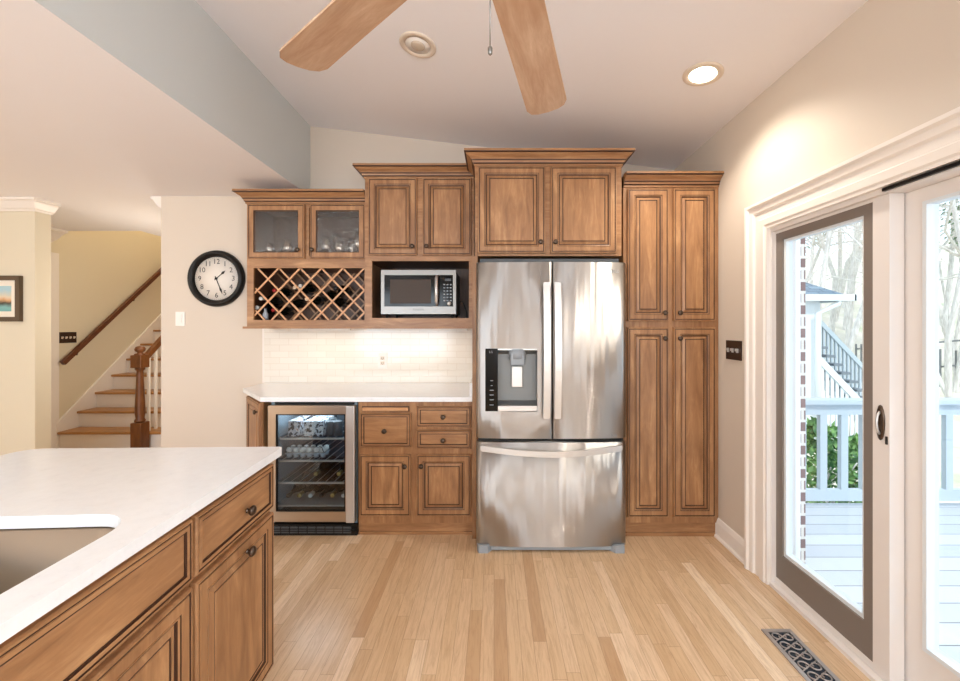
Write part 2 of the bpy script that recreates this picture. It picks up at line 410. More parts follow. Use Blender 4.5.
struct('wall_stair', mb, 'hall', 'warm yellow stairwell wall behind the stairs')
mb = MB(); mb.box(-5.05, -3.7, 4.27, 8.2, 5.2, 5.3); struct('ceiling', mb, 'ceil', 'ceiling high above the staircase')

# unseen windows added behind the camera to carry the fill lights
def window(name, axis, a0, a1, z0, z1, pos, n):
    mb = MB(); fr = .05
    def bx(u0,u1,v0,v1):
        if axis == 'x': mb.box(u0,u1,pos-.03,pos+.03,v0,v1)
        else: mb.box(pos-.03,pos+.03,u0,u1,v0,v1)
    bx(a0,a0+fr,z0,z1); bx(a1-fr,a1,z0,z1); bx(a0,a1,z0,z0+fr); bx(a0,a1,z1-fr,z1)
    for i in range(1,n):
        c = a0+(a1-a0)*i/n; bx(c-.04,c+.04,z0,z1)
    o = struct(name, mb, 'trim')
    return o
window('window_added_1', 'x', -3.4, -1.0, .6, 2.3, YR-.06, 2)
window('window_added_3', 'x', .12, .54, .6, 2.3, YR-.06, 1)  # narrow unseen window added for the streaks reflected in the refrigerator
window('window_added_2', 'y', WY0, WY1, WZ0, WZ1, XR+.06, 2)

# baseboard right wall
prof = [(0,0),(.016,0),(.016,.09),(.012,.105),(.006,.12),(0,.122)]
mb = MB(); mb.sweep(prof, [lambda o,z: (XR-o, 2.275, z), lambda o,z: (XR-o, 2.64, z)])
mb.sweep([(.016,0),(.03,0),(.028,.012),(.016,.018)], [lambda o,z: (XR-o, 2.275, z), lambda o,z: (XR-o, 2.64, z)])
struct('baseboard_right', mb, 'trim')
mb = MB(); mb.sweep(prof, [lambda o,z: (-2.72, YB-o, z), lambda o,z: (-1.9, YB-o, z)]); struct('baseboard_back', mb, 'trim')
mb = MB(); mb.sweep(prof, [lambda o,z: (-6.08, 3.32-o, z), lambda o,z: (-3.857+o, 3.32-o, z), lambda o,z: (-3.857+o, 3.44, z)]); struct('baseboard_left', mb, 'trim')

# crowns
cp = [(0,0),(.012,0),(.018,.012),(.03,.018),(.062,.062),(.07,.07),(.085,.078),(.085,.095),(0,.095)]
cz = ZC-.095
mb = MB(); mb.sweep(cp, [lambda o,z: (-6.08, 3.32-o, cz+z), lambda o,z: (-3.857+o, 3.32-o, cz+z), lambda o,z: (-3.857+o, 3.44, cz+z)])
struct('trim_2', mb, 'trim', 'white crown molding on the cream wall end')
mb = MB(); mb.sweep(cp, [lambda o,z: (-2.72-o, YB-.001, cz+z), lambda o,z: (-2.72-o, 6, cz+z)]); struct('trim_3', mb, 'trim', 'short crown return at the top left of the clock wall')
mb = MB(); mb.sweep([(o*2.4,z*1.35-.034) for o,z in cp], [lambda o,z: (-4.93+o, 3.45, cz+z), lambda o,z: (-4.93+o, 4.385, cz+z)]); struct('trim_4', mb, 'trim', 'crown molding in the stair hall')
mb = MB(); mb.box(-4.93, -4.91, 4.37, 4.46, 0, 2.12); mb.box(-4.93, -4.91, 3.5, 4.46, 2.1205, 2.2); struct('trim_5', mb, 'trim', 'white door casing before the stairs')

# slider casing: stepped profile, mitred
prof = [(0,0),(.02,0),(.02,.012),(.026,.02),(.026,.052),(.02,.058),(.02,.092),(.03,.1),(.034,.125),(.045,.135),(.045,.15),(0,.15)]
mb = MB()
mb.sweep(prof, [lambda o,w_: (XR-o, DY1+w_, 0), lambda o,w_: (XR-o, DY1+w_, DZ+w_), lambda o,w_: (XR-o, DY0-w_, DZ+w_), lambda o,w_: (XR-o, DY0-w_, 0)])
struct('trim_6', mb, 'trim', 'wide white molded casing round the sliding door')

# sliding door unit ---------------------------------------------------------
d1 = MB()
d1.box(XR+.001, XR+.13, DY1-.006, DY1, 0, DZ); d1.box(XR+.001, XR+.13, DY0, DY0+.022, 0, DZ); d1.box(XR+.001, XR+.13, DY0+.022, DY1-.006, DZ-.02, DZ)
d1.box(XR-.01, XR+.13, DY0+.022, DY1-.006, 0, .018)
door = struct('door_1', d1, 'vinyl', 'white frame of the sliding glass patio door')
def ring_x(mb, x0, x1, ya, yb, za, zb, wl, wr, wb, wt, mi=None):
    """rectangular ring in the wall plane: ya far, yb near"""
    mb.box(x0,x1,ya-wl,ya,za,zb,mi); mb.box(x0,x1,yb,yb+wr,za,zb,mi)
    mb.box(x0,x1,yb+wr,ya-wl,za,za+wb,mi); mb.box(x0,x1,yb+wr,ya-wl,zb-wt,zb,mi)
mb = MB(); mb.box(XR-.012, XR+.0005, DY0+.03, 1.485, DZ-.016, DZ-.004); struct('weatherstrip', mb, 'black', None, door)
mb = MB(); ring_x(mb, 1.490, 1.545, 2.0935, 1.488, .02, 1.874, .004, .066, .03, .012)
sash = struct('sliding_panel', mb, 'vinyl', 'inner panel with the handle', door)
mb = MB(); ring_x(mb, 1.492, 1.540, 2.089, 1.554, .05, 1.862, .046, .04, .135, .04)
struct('screen_frame', mb, 'taupe', 'taupe inner frame', sash)
mb = MB(); ring_x(mb, 1.500, 1.534, 2.043, 1.594, .185, 1.822, .014, .014, .018, .012)
struct('glazing_bead', mb, 'railw', None, sash)
mb = MB(); mb.box(1.515, 1.521, 1.60, 2.035, .19, 1.82); struct('glass_pane', mb, 'glass', None, sash)
mb = MB()
mb.lathe([(.0,0),(.017,0),(.017,.004),(.013,.006),(0,.006)], (1.490, 1.521, 1.002), (-1,0,0), 16)
for v in mb.bm.verts: v.co.z = 1.002 + (v.co.z-1.002)*4.0
dh = struct('door_handle', mb, 'bronze', 'dark bronze pull plate', sash)
mb = MB(); mb.tube([(1.486,1.521,1.045),(1.476,1.521,1.03),(1.472,1.521,1.0),(1.476,1.521,.972),(1.486,1.521,.958)], .0045, 8); struct('grip', mb, 'chrome', None, dh)
mb = MB(); mb.box(1.484, 1.490, 1.494, 1.499, .925, .955); struct('lock', mb, 'black', None, sash)
mb = MB(); ring_x(mb, 1.552, 1.60, 1.54, DY0+.022, .02, 1.874, .12, .10, .19, .06)
fixed = struct('fixed_panel', mb, 'vinyl', 'outer glass panel', door)
mb = MB(); ring_x(mb, 1.545, 1.59, 1.425, .90, .205, 1.822, .014, .014, .016, .012); struct('glazing_bead', mb, 'railw', None, fixed)
mb = MB(); mb.box(1.57, 1.576, .91, 1.42, .2, 1.82); struct('glass_pane', mb, 'glass', None, fixed)

# ------------------------------------------------------------------ knobs, doors
kb = MB(); kb.lathe([(.0,0),(.008,0),(.008,.002),(.0055,.003),(.0055,.008),(.013,.011),(.0165,.016),(.0155,.022),(.010,.026),(.0,.027)], (0,0,0), (0,-1,0), 16)
KN = bpy.data.meshes.new('knob'); kb.bm.to_mesh(KN); kb.bm.free(); KN.materials.append(M['bronze'])
def knob(parent, x, y, z):
    """world position on the front face"""
    o = bpy.data.objects.new('knob', KN); link(o, parent)
    o.location = world_of(parent).inverted() @ Vector((x, y, z)) if parent else (x,y,z)
    return o
RP = [(0,0,0),(0,.015,0),(.003,.020,0),(.008,.020,0),(.009,.0175,1),(.0135,.0175,1),(.0145,.020,0),(.042,.020,0),(.043,.0165,1),(.0445,.0165,1),(.046,.019,0),(.051,.017,0),(.052,.013,1),(.0575,.012,1),(.059,.010,0),(.074,.0175,0),(.075,.0155,1),(.0795,.0155,1),(.081,.018,0)]
DP = [(0,0,0),(0,.015,0),(.003,.020,0),(.007,.020,0),(.008,.0175,1),(.0115,.0175,1),(.0125,.020,0),(.022,.020,0),(.023,.0155,1),(.028,.0155,1),(.031,.0165,0)]
def front(name, parent, x0, x1, z0, z1, y, prof=RP, kn=None, glaze_top=None, label=None, mats=('wood','glaze')):
    mb = MB(); k = min(1.0, (min(x1-x0, z1-z0)/2-.012)/prof[-1][0])
    mb.panel(x0, x1, z0, z1, y, [(a*k, b_, g) for a, b_, g in prof])
    o = mb.build(name, list(mats), parent)
    if label: o['label'] = label
    if kn: knob(o, kn[0], y-.02, kn[1])
    return o
CR = [(0,0),(.008,0),(.008,.012),(.014,.016),(.018,.028),(.03,.045),(.05,.058),(.055,.064),(.066,.068),(.066,.084),(0,.084)]
def crown(parent, x0, x1, yf, yb, z0, left=True, right=True, h=.084):
    mb = MB(); k = h/.084
    pr = [(o,z*k) for o,z in CR]
    L = 1 if left else 0; R_ = 1 if right else 0
    path = []
    if left: path.append(lambda o,z: (x0-o, yb, z0+z))
    path += [lambda o,z: (x0-o*L, yf-o, z0+z), lambda o,z: (x1+o*R_, yf-o, z0+z)]
    if right: path.append(lambda o,z: (x1+o, yb, z0+z))
    mb.sweep(pr, path)
    # glaze lines in the two quirks
    for (oa, za, ob, zb_) in ((.0085,.0125,.0150,.0165),(.0205,.030,.0235,.034),(.0555,.0645,.0665,.0685)):
        g = [(oa,za*k-.001),(ob,zb_*k-.001),(ob+.0008,zb_*k+.002),(oa+.0008,za*k+.002)]
        mb.sweep(g, path, mi=1)
    # dust cover on top
    mb.box(x0, x1, yf, yb, z0+h-.012, z0+h-.004)
    return mb.build('crown_molding', ['woodh','glaze'], parent)
def frame_boxes(mb, x0, x1, z0, z1, y, opens, t_=.019, mi=0):
    """face frame: full plate with rectangular openings (opens: (x0,x1,z0,z1)), cut on a grid"""
    xs = sorted({x0,x1,*[o[0] for o in opens],*[o[1] for o in opens]}); zs = sorted({z0,z1,*[o[2] for o in opens],*[o[3] for o in opens]})
    for i in range(len(xs)-1):
        for j in range(len(zs)-1):
            cx, cz_ = (xs[i]+xs[i+1])/2, (zs[j]+zs[j+1])/2
            if any(o[0] < cx < o[1] and o[2] < cz_ < o[3] for o in opens): continue
            mb.box(xs[i], xs[i+1], y, y+t_, zs[j], zs[j+1], mi)
G = .012  # gap behind fronts

# ---- wine hutch with glass doors -----------------------------------------
DH = 2.894; x0, x1 = -1.81, -.936
hut = thing('wall_cabinet', 'maple wall cabinet with two glass doors above a diagonal wine rack', 'cabinet', ((x0+x1)/2, YB, CH))
zt = 2.285
gz0, gz1 = Z(259, DH), Z(205, DH); rz0, rz1 = Z(320, DH), Z(268, DH); rx0, rx1 = X(253.5, DH), X(364.5, DH)
mb = MB(); frame_boxes(mb, x0, x1, CH, zt, DH, [(rx0, rx1, rz0, rz1), (x0+.04, -1.395, gz0+.02, gz1-.02), (-1.355, x1-.03, gz0+.02, gz1-.02)])
mb.build('face_frame', 'woodh', hut)
mb = MB(); mb.box(x0, x0+.016, DH+.019, YB, CH, zt, 0); mb.box(x1-.016, x1, DH+.019, YB, CH, zt); mb.box(x0+.016, x1-.016, YB-.01, YB, CH, zt, 0)
mb.box(x0+.016, x1-.016, DH+.019, YB-.01, CH, CH+.03, 0); mb.box(x0+.016, x1-.016, DH+.019, YB-.01, zt-.02, zt)
mb.box(x0+.016, x1-.016, DH+.019, YB-.01, rz1+.005, rz1+.03)
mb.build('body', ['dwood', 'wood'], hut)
mb = MB(); mb.box(x0-.018, x1, DH-.022, YB, CH-.012, CH+.004); mb.build('light_rail', 'woodh', hut)
crown(hut, x0, x1, DH, YB, 2.272, True, False, .088)
GP = [(0,0,0),(0,.017,0),(.003,.020,0),(.007,.020,0),(.008,.0175,1),(.012,.0175,1),(.013,.020,0),(.044,.020,0),(.045,.014,1),(.050,.012,1)]
for a, b_, kx in ((X(249,DH), X(305.5,DH), X(299.6,DH)), (X(311,DH), X(366,DH), X(313.8,DH))):
    mb = MB()
    rings = []
    for ins, out, g in GP+[(.05, .004, 0)]:
        rings.append(([mb.bm.verts.new(q) for q in ((a+ins, DH-out, gz0+ins), (b_-ins, DH-out, gz0+ins), (b_-ins, DH-out, gz1-ins), (a+ins, DH-out, gz1-ins))], g))
    rings.append((rings[0][0], 0))
    for (A, ga), (B, gb) in zip(rings, rings[1:]):
        for i in range(4):
            f_ = mb.bm.faces.new((A[i], A[(i+1)%4], B[(i+1)%4], B[i])); f_.material_index = gb
    dr = mb.build('glass_door', ['wood','glaze'], hut)
    mb = MB(); mb.box(a+.05, b_-.05, DH-.011, DH-.007, gz0+.05, gz1-.05); mb.build('glass_pane', 'seeded', dr)
    knob(dr, kx, DH-.02, Z(250.5, DH))
# lattice
mb = MB(); mr = MB(); pit = X(299,DH)-X(277.5,DH); cx = X(299,DH); hh = rz1-rz0; rat = 1.04
for sgn, yy in ((1, 0.0), (-1, .010)):
    for k in range(-8, 12):
        # line x = cx + k*pit + sgn*(z - rz1)/rat
        def xl(z): return cx + k*pit + sgn*(z-rz1)/rat
        za, zb_ = rz0, rz1; xa, xb = xl(za), xl(zb_)
        pts = []
        for z in (za, zb_):
            if rx0 <= xl(z) <= rx1: pts.append((xl(z), z))
        for xx in (rx0, rx1):
            z = rz1 + (xx-cx-k*pit)*rat/sgn
            if za < z < zb_: pts.append((xx, z))
        if len(pts) == 2 and math.dist(pts[0], pts[1]) > .04:
            (a, za), (b_, zb_) = pts
            for q in range(1):
                mb.bar((a, DH+.016+yy, za), (b_, DH+.016+yy, zb_), .0075, .012, up=(-(zb_-za), 0, (b_-a)))
                mr.bar((a, YB-.06+yy, za), (b_, YB-.06+yy, zb_), .0085, .012, up=(-(zb_-za), 0, (b_-a)))
mb.build('wine_lattice', 'slat', hut); mr.build('rear_lattice', 'wood', hut)
# stuff on a middle shelf: stemware
def stemware(x, y, z, label, tall=1.0):
    o = thing('wine_glass', label, 'glass', (x, y, z), 0, 'stemware behind the glass doors')
    b0 = MB(); b0.lathe([(.0,.0),(.032,.0),(.03,.003),(.004,.008),(.0035,.07*tall)], (x,y,z), seg=14); b0.build('stem', 'crystal', o)
    b0 = MB(); pr = [(.004,.07*tall),(.02,.08*tall),(.034,.105*tall),(.036,.125*tall),(.03,.175*tall)]; b0.lathe(pr, (x,y,z), seg=14); b0.build('bowl', 'crystal', o)
    return o
gl_side = ['left', 'right']
zsh = rz1+.03
gx = [(-1.70,.10),(-1.61,.16),(-1.55,.08),(-1.50,.17),(-1.46,.10),(-1.43,.2),(-1.27,.10),(-1.21,.16),(-1.16,.08),(-1.10,.17),(-1.02,.1),(-.98,.18)]
where = ['leftmost glass behind the left glass door', 'second glass from the left behind the left door', 'front glass in the middle of the left glass door', 'rear glass right of the middle behind the left door', 'front glass near the knob of the left door', 'back corner glass beside the middle stile, left door',
 'leftmost glass behind the right glass door', 'second glass from the left behind the right door', 'front glass in the middle of the right glass door', 'rear glass right of the middle behind the right door', 'front glass near the right edge of the right door', 'rear glass in the right corner of the right door']
for i, (a, b_) in enumerate(gx): stemware(a, DH+b_, zsh, 'stemmed clear wine glass, '+where[i], [1, .9, 1.1][i%3] if a < -1.35 else [1.25,1.45,1.1][i%3])

# bottles -------------------------------------------------------------------
M['bottle_dark'] = mat('dark_bottle_glass', srgb(18, 20, 16), .08)
M['bottle_green'] = mat('green_bottle_glass', srgb(30, 46, 34), .08)
M['foil_red'] = mat('red_foil', srgb(150, 26, 28), .35, .3)
M['foil_tan'] = mat('cream_cork_foil', srgb(214, 186, 158), .45)
M['foil_gold'] = mat('gold_foil', srgb(178, 148, 78), .3, .7)
M['foil_white'] = mat('white_cap', srgb(225, 222, 216), .4)
M['foil_black'] = mat('black_foil', srgb(30, 28, 32), .3, .3)
M['label_w'] = mat('paper_label', srgb(170, 176, 184), .6)
bproto = {}
def bottle(x, y, z, label, foil, group, r=.036, L=.29, ang=0.0, body='bottle_dark', lab=False, az=0.0):
    """lying bottle, neck towards -Y, centre of neck tip at (x,y,z)"""
    key = (foil, r, L, body, lab)
    if key in bproto: o = copy_tree(bproto[key])
    else:
        o = bpy.data.objects.new('wine_bottle', None); link(o); o.empty_display_size = .05
        b0 = MB(); b0.lathe([(.012,.05),(.0145,.08),(r*.6,.105),(r,.135),(r,L-.004),(r-.006,L)], (0,0,0), (0,1,0), 16); b0.build('glass_body', body, o, local=True)
        b0 = MB(); b0.lathe([(.0,0),(.0135,0),(.0145,.004),(.0145,.012),(.0128,.015),(.0128,.052)], (0,0,0), (0,1,0), 14); b0.build('foil_cap', foil, o, local=True)
        if lab:
            b0 = MB(); b0.lathe([(r+.0006,.16),(r+.0006,.24)], (0,0,0), (0,1,0), 16); b0.build('paper_label', 'label_w', o, local=True)
        bproto[key] = o
    o.location = (x, y, z); o.rotation_euler = (ang, 0, az)
    return tag(o, label, 'bottle', group)
GR = 'bottles in the diagonal wine rack'
rack = [(274,290.5,'foil_red','red-capped bottle lying in the upper left of the wine rack'),
 (294.5,287.5,'foil_tan','cream-capped bottle in the wine rack, left one of the pair near its middle'),
 (300,286,'foil_white','white-capped bottle in the wine rack, right one of the pair near its middle'),
 (306.5,299,'foil_tan','cream-capped bottle low in the middle of the wine rack'),
 (260.5,298.5,'foil_white','pale-capped bottle by the left frame of the wine rack, higher one'),
 (256.5,307.5,'foil_white','pale-capped bottle by the left frame of the wine rack, lower one'),
 (273,310,'foil_red','red-capped bottle in the lower left of the wine rack'),
 (323,293,'foil_black','black-capped bottle in the middle of the rack below the top row'),
 (331,301,'foil_black','black-capped bottle right of the middle, low in the rack'),
 (288,302,'foil_black','black-capped bottle left of the middle, in a lower cell'),
 (335,288,'foil_black','black-capped bottle at the right of the filled cells')]
for px, py, fo, lb in rack:
    d_ = DH+.045; bottle(X(px,d_), d_, Z(py,d_), lb, fo, GR, L=.262)
d_ = DH+.03
b_ = tag(MB().lathe([(.0,0),(.020,0),(.020,.045),(.010,.06),(.009,.085),(.0,.085)], (X(265.5,d_+.03), d_+.03, rz0+.0015), seg=14).lathe([(.0,.085),(.011,.085),(.011,.1),(0,.1)], (X(265.5,d_+.03), d_+.03, rz0+.0015), seg=14, mi=1).build('small_bottle', ['label_w','foil_black']), 'small pale bottle standing in the bottom left corner of the wine rack', 'bottle')
b_.location.z = 0

# ---- microwave cabinet -----------------------------------------------------
DM = 2.84; x0, x1 = -.928, X(472.3, 2.555)-.001
mc = thing('wall_cabinet', 'maple wall cabinet with two raised-panel doors above the microwave niche', 'cabinet', ((x0+x1)/2, YB, CH))
nz0, nz1 = Z(318, DM), Z(261, DM); nx0, nx1 = X(372, DM), X(469, DM); zt = 2.445
mb = MB(); frame_boxes(mb, x0, x1, CH+.0, zt, DM, [(nx0, nx1, nz0, nz1)]); mb.build('face_frame', 'woodh', mc)
mb = MB(); mb.box(x0, x0+.016, DM+.019, YB, CH, zt, 1); mb.box(x1-.016, x1, DM+.019, YB, CH, zt, 0); mb.box(x0+.016, x1-.016, YB-.012, YB, CH, zt, 0)
mb.box(x0+.016, x1-.016, DM+.019, YB-.012, nz0-.02, nz0, 1); mb.box(x0+.016, x1-.016, DM+.019, YB-.012, nz1, nz1+.02, 0); mb.box(x0+.016, x1-.016, DM+.019, YB-.012, CH, CH+.01, 1); mb.box(x0+.016, x1-.016, DM+.019, YB-.012, zt-.02, zt)
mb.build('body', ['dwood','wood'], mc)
mb = MB(); mb.box(x0, x1, DM-.022, YB, CH-.012, CH+.004); mb.build('light_rail', 'woodh', mc)
crown(mc, x0, x1, DM, YB, 2.437, True, False)
front('door', mc, X(369,DM), X(417.3,DM), Z(255.5,DM), Z(179,DM), DM, kn=(X(413,DM), Z(247,DM)))
front('door', mc, X(423,DM), X(471.5,DM), Z(255.5,DM), Z(179,DM), DM, kn=(X(427.3,DM), Z(247,DM)))
# microwave
dm = DM-.015; mx0, mx1, mz0, mz1 = X(381,dm), X(456,dm), nz0+.028, Z(270,dm)
mw = thing('microwave', 'stainless countertop microwave standing in the cabinet niche', 'microwave', ((mx0+mx1)/2, DM+.15, nz0))
mb = MB(); mb.box(mx0+.004, mx1-.004, dm+.022, YB-.02, mz0, mz1-.004, bev=.003); mb.build('body', 'dgray', mw)
mb = MB()
def mpx(px): return X(px, dm)
wx0, wx1, wz0, wz1 = mpx(384.3), mpx(453), Z(306.5,dm), Z(275,dm)
frame_boxes(mb, mx0, mx1, mz0, mz1, dm, [(wx0, wx1, wz0, wz1)], .022); mb.build('front_frame', 'steel2', mw)
mb = MB(); mb.box(wx0, mpx(439.5), dm+.002, dm+.02, wz0, wz1); dr = mb.build('door', 'gloss_black', mw)
M['mwin'] = mat('mesh_window', srgb(70, 58, 50), .4, **{'Specular IOR Level': .2}); t = NT(M['mwin']); t.bump(t.noise(t.co((60,60,1)), 10, 1), .1, .002)
mb = MB(); mb.box(mpx(390), mpx(431), dm+.0005, dm+.003, Z(303.5,dm), Z(279.5,dm), bev=.0005); mb.build('window', 'mwin', dr)
mb = MB(); mb.tube([(mpx(437),dm+.002,Z(276,dm)),(mpx(437),dm-.028,Z(279,dm)),(mpx(437),dm-.03,Z(291,dm)),(mpx(437),dm-.028,Z(302,dm)),(mpx(437),dm+.002,Z(305,dm))], [.010,.012,.013,.012,.010], 10); mb.build('handle', 'chrome', dr)
mb = MB(); mb.box(mpx(440), wx1, dm+.002, dm+.02, wz0, wz1); cpn = mb.build('control_panel', 'gloss_black', mw)
mb = MB(); mb.box(mpx(445), mpx(451), dm, dm+.003, Z(281,dm), Z(278.6,dm)); mb.build('display', M['dgray'], cpn)
mb = MB()
for i in range(3):
    for j in range(6):
        cx_, cz_ = mpx(444.3+i*3.2), Z(284.6+j*3.2,dm); mb.box(cx_-.006, cx_+.006, dm, dm+.003, cz_-.004, cz_+.004)
mb.build('buttons', 'grayplast', cpn)['kind'] = 'stuff'
mb = MB(); mb.lathe([(0,0),(.014,0),(.013,.008),(0,.008)], (mpx(449), dm+.002, Z(303.5,dm)), (0,-1,0), 16); mb.build('dial', 'chrome', cpn)
mb = MB(); text_mesh('Panasonic', .020, mb, lambda a, b: (mpx(418.5)+a, dm-.0006, Z(309.6,dm)+b)); mb.build('logo', 'dgray', mw)
for a in (mx0+.03, mx1-.03):
    for b_ in (DM+.03, YB-.06): MB().lathe([(0,0),(.01,0),(.01,mz0-nz0+.0005),(0,mz0-nz0+.0005)], (a,b_,nz0), seg=10).build('foot', 'black', mw)
mb = MB(); q = mpx(467)
mb.tube([(mx1-.01, YB-.1, nz0+.12),(mx1+.03, YB-.18, nz0+.13),(q-.03,YB-.22,nz0+.09),(q-.012,YB-.24,nz0+.04),(q-.014,YB-.2,nz0+.006),(q-.03,YB-.1,nz0+.006)], .004, 6); mb.build('power_cord', 'black', mw)

# ---- cabinet over the fridge and side panels -------------------------------
DF = 2.555; x0, x1 = X(475, DF), X(621.5, DF); zt = Z(165, DF)
fc = thing('wall_cabinet', 'deep maple wall cabinet with two doors above the refrigerator', 'cabinet', ((x0+x1)/2, YB, 1.82))
fb = Z(256, DF)
mb = MB(); frame_boxes(mb, x0, x1, fb, zt, DF, []); mb.build('face_frame', 'woodh', fc)
mb = MB(); mb.box(x0, x1, DF+.019, YB, fb+.002, zt); mb.build('body', 'wood', fc)
crown(fc, x0, x1, DF, YB, zt-.008, True, True, .088)
front('door', fc, X(478,DF), X(545,DF), Z(253.5,DF), Z(167.5,DF), DF, kn=(X(540,DF), Z(243,DF)))
front('door', fc, X(550.5,DF), X(616,DF), Z(253.5,DF), Z(167.5,DF), DF, kn=(X(554.8,DF), Z(243,DF)))
# tall panels flanking the fridge
mb = MB(); mb.box(X(472.3,DF), x0+.017, DF+.001, YB, 0, fb, bev=.001)
o = mb.build('side_panel', 'wood', fc); o['label'] = 'tall maple panel at the left flank of the refrigerator'

# ---- pantry ----------------------------------------------------------------
DP_ = 2.585; x0, x1 = .846, XR-.002
pn = thing('pantry_cabinet', 'tall maple pantry cabinet with four raised-panel doors by the right wall', 'cabinet', ((x0+x1)/2, YB, 0))
zt = 2.29
mb = MB(); frame_boxes(mb, x0, x1, .09, zt, DP_, []); mb.build('face_frame', 'wood', pn)
mb = MB(); mb.box(x0, x1, DP_+.019, YB, .09, zt); mb.build('body', 'wood', pn)
mb = MB(); mb.box(x0, x1, DP_+.012, DP_+.03, 0, .09); mb.box(x0, x1-.02, DP_+.0, DP_+.012, 0, .022); mb.build('toe_kick', 'woodh', pn)
crown(pn, x0, x1, DP_, YB, Z(187.5, DP_-.0), False, False, .082)
for a, b_, kx in ((627,667.5,663), (672.5,714.2,677.8)):
    front('door', pn, X(a,DP_), X(b_,DP_), Z(321,DP_), Z(189.5,DP_), DP_, kn=(X(kx,DP_), Z(313,DP_)))
    front('door', pn, X(a,DP_), X(b_,DP_), Z(516,DP_), Z(327.5,DP_), DP_, kn=(X(kx,DP_), Z(338.3,DP_)))

# ---- base cabinet ----------------------------------------------------------
DB = 2.61; x0, x1 = X(358.5, DB), X(472.3, DF)-.001; ZT = .884
bc = thing('base_cabinet', 'maple base cabinet with three drawers and two doors beside the wine cooler', 'cabinet', ((x0+x1)/2, YB, 0))
mb = MB(); frame_boxes(mb, x0, x1, .075, ZT, DB, []); mb.build('face_frame', 'wood', bc)
mb = MB(); mb.box(x0, x1, DB+.019, YB, .075, ZT); mb.build('body', 'wood', bc)
mb = MB(); mb.box(x0, x1, DB+.006, DB+.025, 0, .075); mb.box(x0, x1, DB-.004, DB+.006, 0, .018); mb.build('toe_kick', 'woodh', bc)
front('drawer', bc, X(361,DB), X(411.5,DB), Z(446.5,DB), Z(412.5,DB), DB, DP, kn=(X(385.6,DB), Z(430,DB)), mats=('woodh','glaze'))
front('drawer', bc, X(417,DB), X(471,DB), Z(426.6,DB), Z(405.8,DB), DB, DP, kn=(X(443.6,DB), Z(416,DB)), mats=('woodh','glaze'))
front('drawer', bc, X(417,DB), X(471,DB), Z(447.6,DB), Z(429.5,DB), DB, DP, kn=(X(443.6,DB), Z(439.3,DB)), mats=('woodh','glaze'))
front('door', bc, X(360.5,DB), X(411,DB), Z(515,DB), Z(454,DB), DB, kn=(X(405.5,DB), Z(465,DB)))
front('door', bc, X(417,DB), X(471,DB), Z(515,DB), Z(454,DB), DB, kn=(X(422,DB), Z(464.8,DB)))
mb = MB(); mb.box(X(363,DB), X(408.5,DB), DB-.016, DB, Z(410.4,DB), Z(407.2,DB), 0, bev=.002); mb.build('pull_out_board', 'slat', bc)
mb = MB(); mb.box(X(362,DB), X(409.5,DB), DB-.002, DB, Z(411.2,DB), Z(406.2,DB), 0); mb.build('board_slot', 'glaze', bc)

# ---- angled end cabinet ----------------------------------------------------
cA = Vector((-1.835, 2.955)); cB = Vector((-1.525, 2.612))         # ends of the 45 degree front
ang = math.atan2(cB.y-cA.y, cB.x-cA.x); wd = (cB-cA).length
ec = thing('corner_cabinet', 'narrow maple end cabinet set at an angle, left of the wine cooler', 'cabinet', (cA.x, YB, 0))
mb = MB(); mb.prism([(cA.x,cA.y),(cB.x,cB.y),(cB.x,YB),(cA.x,YB)], .075, ZT); mb.prism([(cA.x,cA.y+.04),(cB.x,cB.y+.04),(cB.x,YB),(cA.x,YB)], 0, .075); mb.build('body', 'wood', ec)
mb = MB(); mb.panel(.03, wd-.03, .125, .862, -.001, RP); dr = mb.build('door', ['wood','glaze'], ec, local=True); dr.location = (0, cA.y-YB, 0); dr.rotation_euler = (0,0,ang)
k_ = bpy.data.objects.new('knob', KN); link(k_, dr); k_.location = (wd-.075, -.021, .80)

# ---- wine cooler -------------------------------------------------------------
DW = 2.615; x0, x1 = X(268.3, DW-.03), X(355.3, DW-.03); dz0, dz1 = Z(521.5, DW-.03), Z(405.4, DW-.03)
wc = thing('wine_cooler', 'undercounter wine cooler with a glass door and steel frame', 'wine cooler', ((x0+x1)/2, YB, 0))
bx0, bx1 = x0+.004, X(358, DB)-.002
mb = MB(); tt = .022
mb.box(bx0, bx0+tt, DW, YB-.03, .02, ZT-.006, 1); mb.box(bx1-tt, bx1, DW, YB-.03, .02, ZT-.006, 1); mb.box(bx0+tt, bx1-tt, YB-.06, YB-.03, .02, ZT-.006, 1)
mb.box(bx0+tt, bx1-tt, DW, YB-.06, ZT-.04, ZT-.006, 0); mb.box(bx0+tt, bx1-tt, DW, YB-.06, .02, dz0+.03, 0); mb.box(bx1, bx1+.004, DW-.01, DW+.3, .0, ZT-.006, 0)
M['liner'] = mat('grey_liner', srgb(120, 138, 150), .5)
mb.build('body', ['black','liner'], wc)
gx0, gx1, gz0, gz1 = X(276, DW-.03), X(345.5, DW-.03), Z(511.5, DW-.03), Z(414, DW-.03)
mb = MB(); frame_boxes(mb, x0, x1, dz0, dz1, DW-.035, [(gx0, gx1, gz0, gz1)], .032); dr = mb.build('door', 'steel3', wc)
mb = MB(); mb.box(gx0, gx1, DW-.024, DW-.018, gz0, gz1); mb.build('glass_pane', 'cooler_glass', dr)
mb = MB(); frame_boxes(mb, gx0, gx1, gz0, gz1, DW-.030, [(gx0+.008, gx1-.008, gz0+.008, gz1-.008)], .01); mb.build('gasket', 'black', dr)
mb = MB(); mb.box(X(346.5,DW-.04), x1, DW-.052, DW-.035, dz0, dz1, bev=.003); mb.build('handle', 'chrome', dr)
mb = MB(); gzt = .075; mb.box(bx0, bx1, DW-.02, DW+.01, .0, gzt)
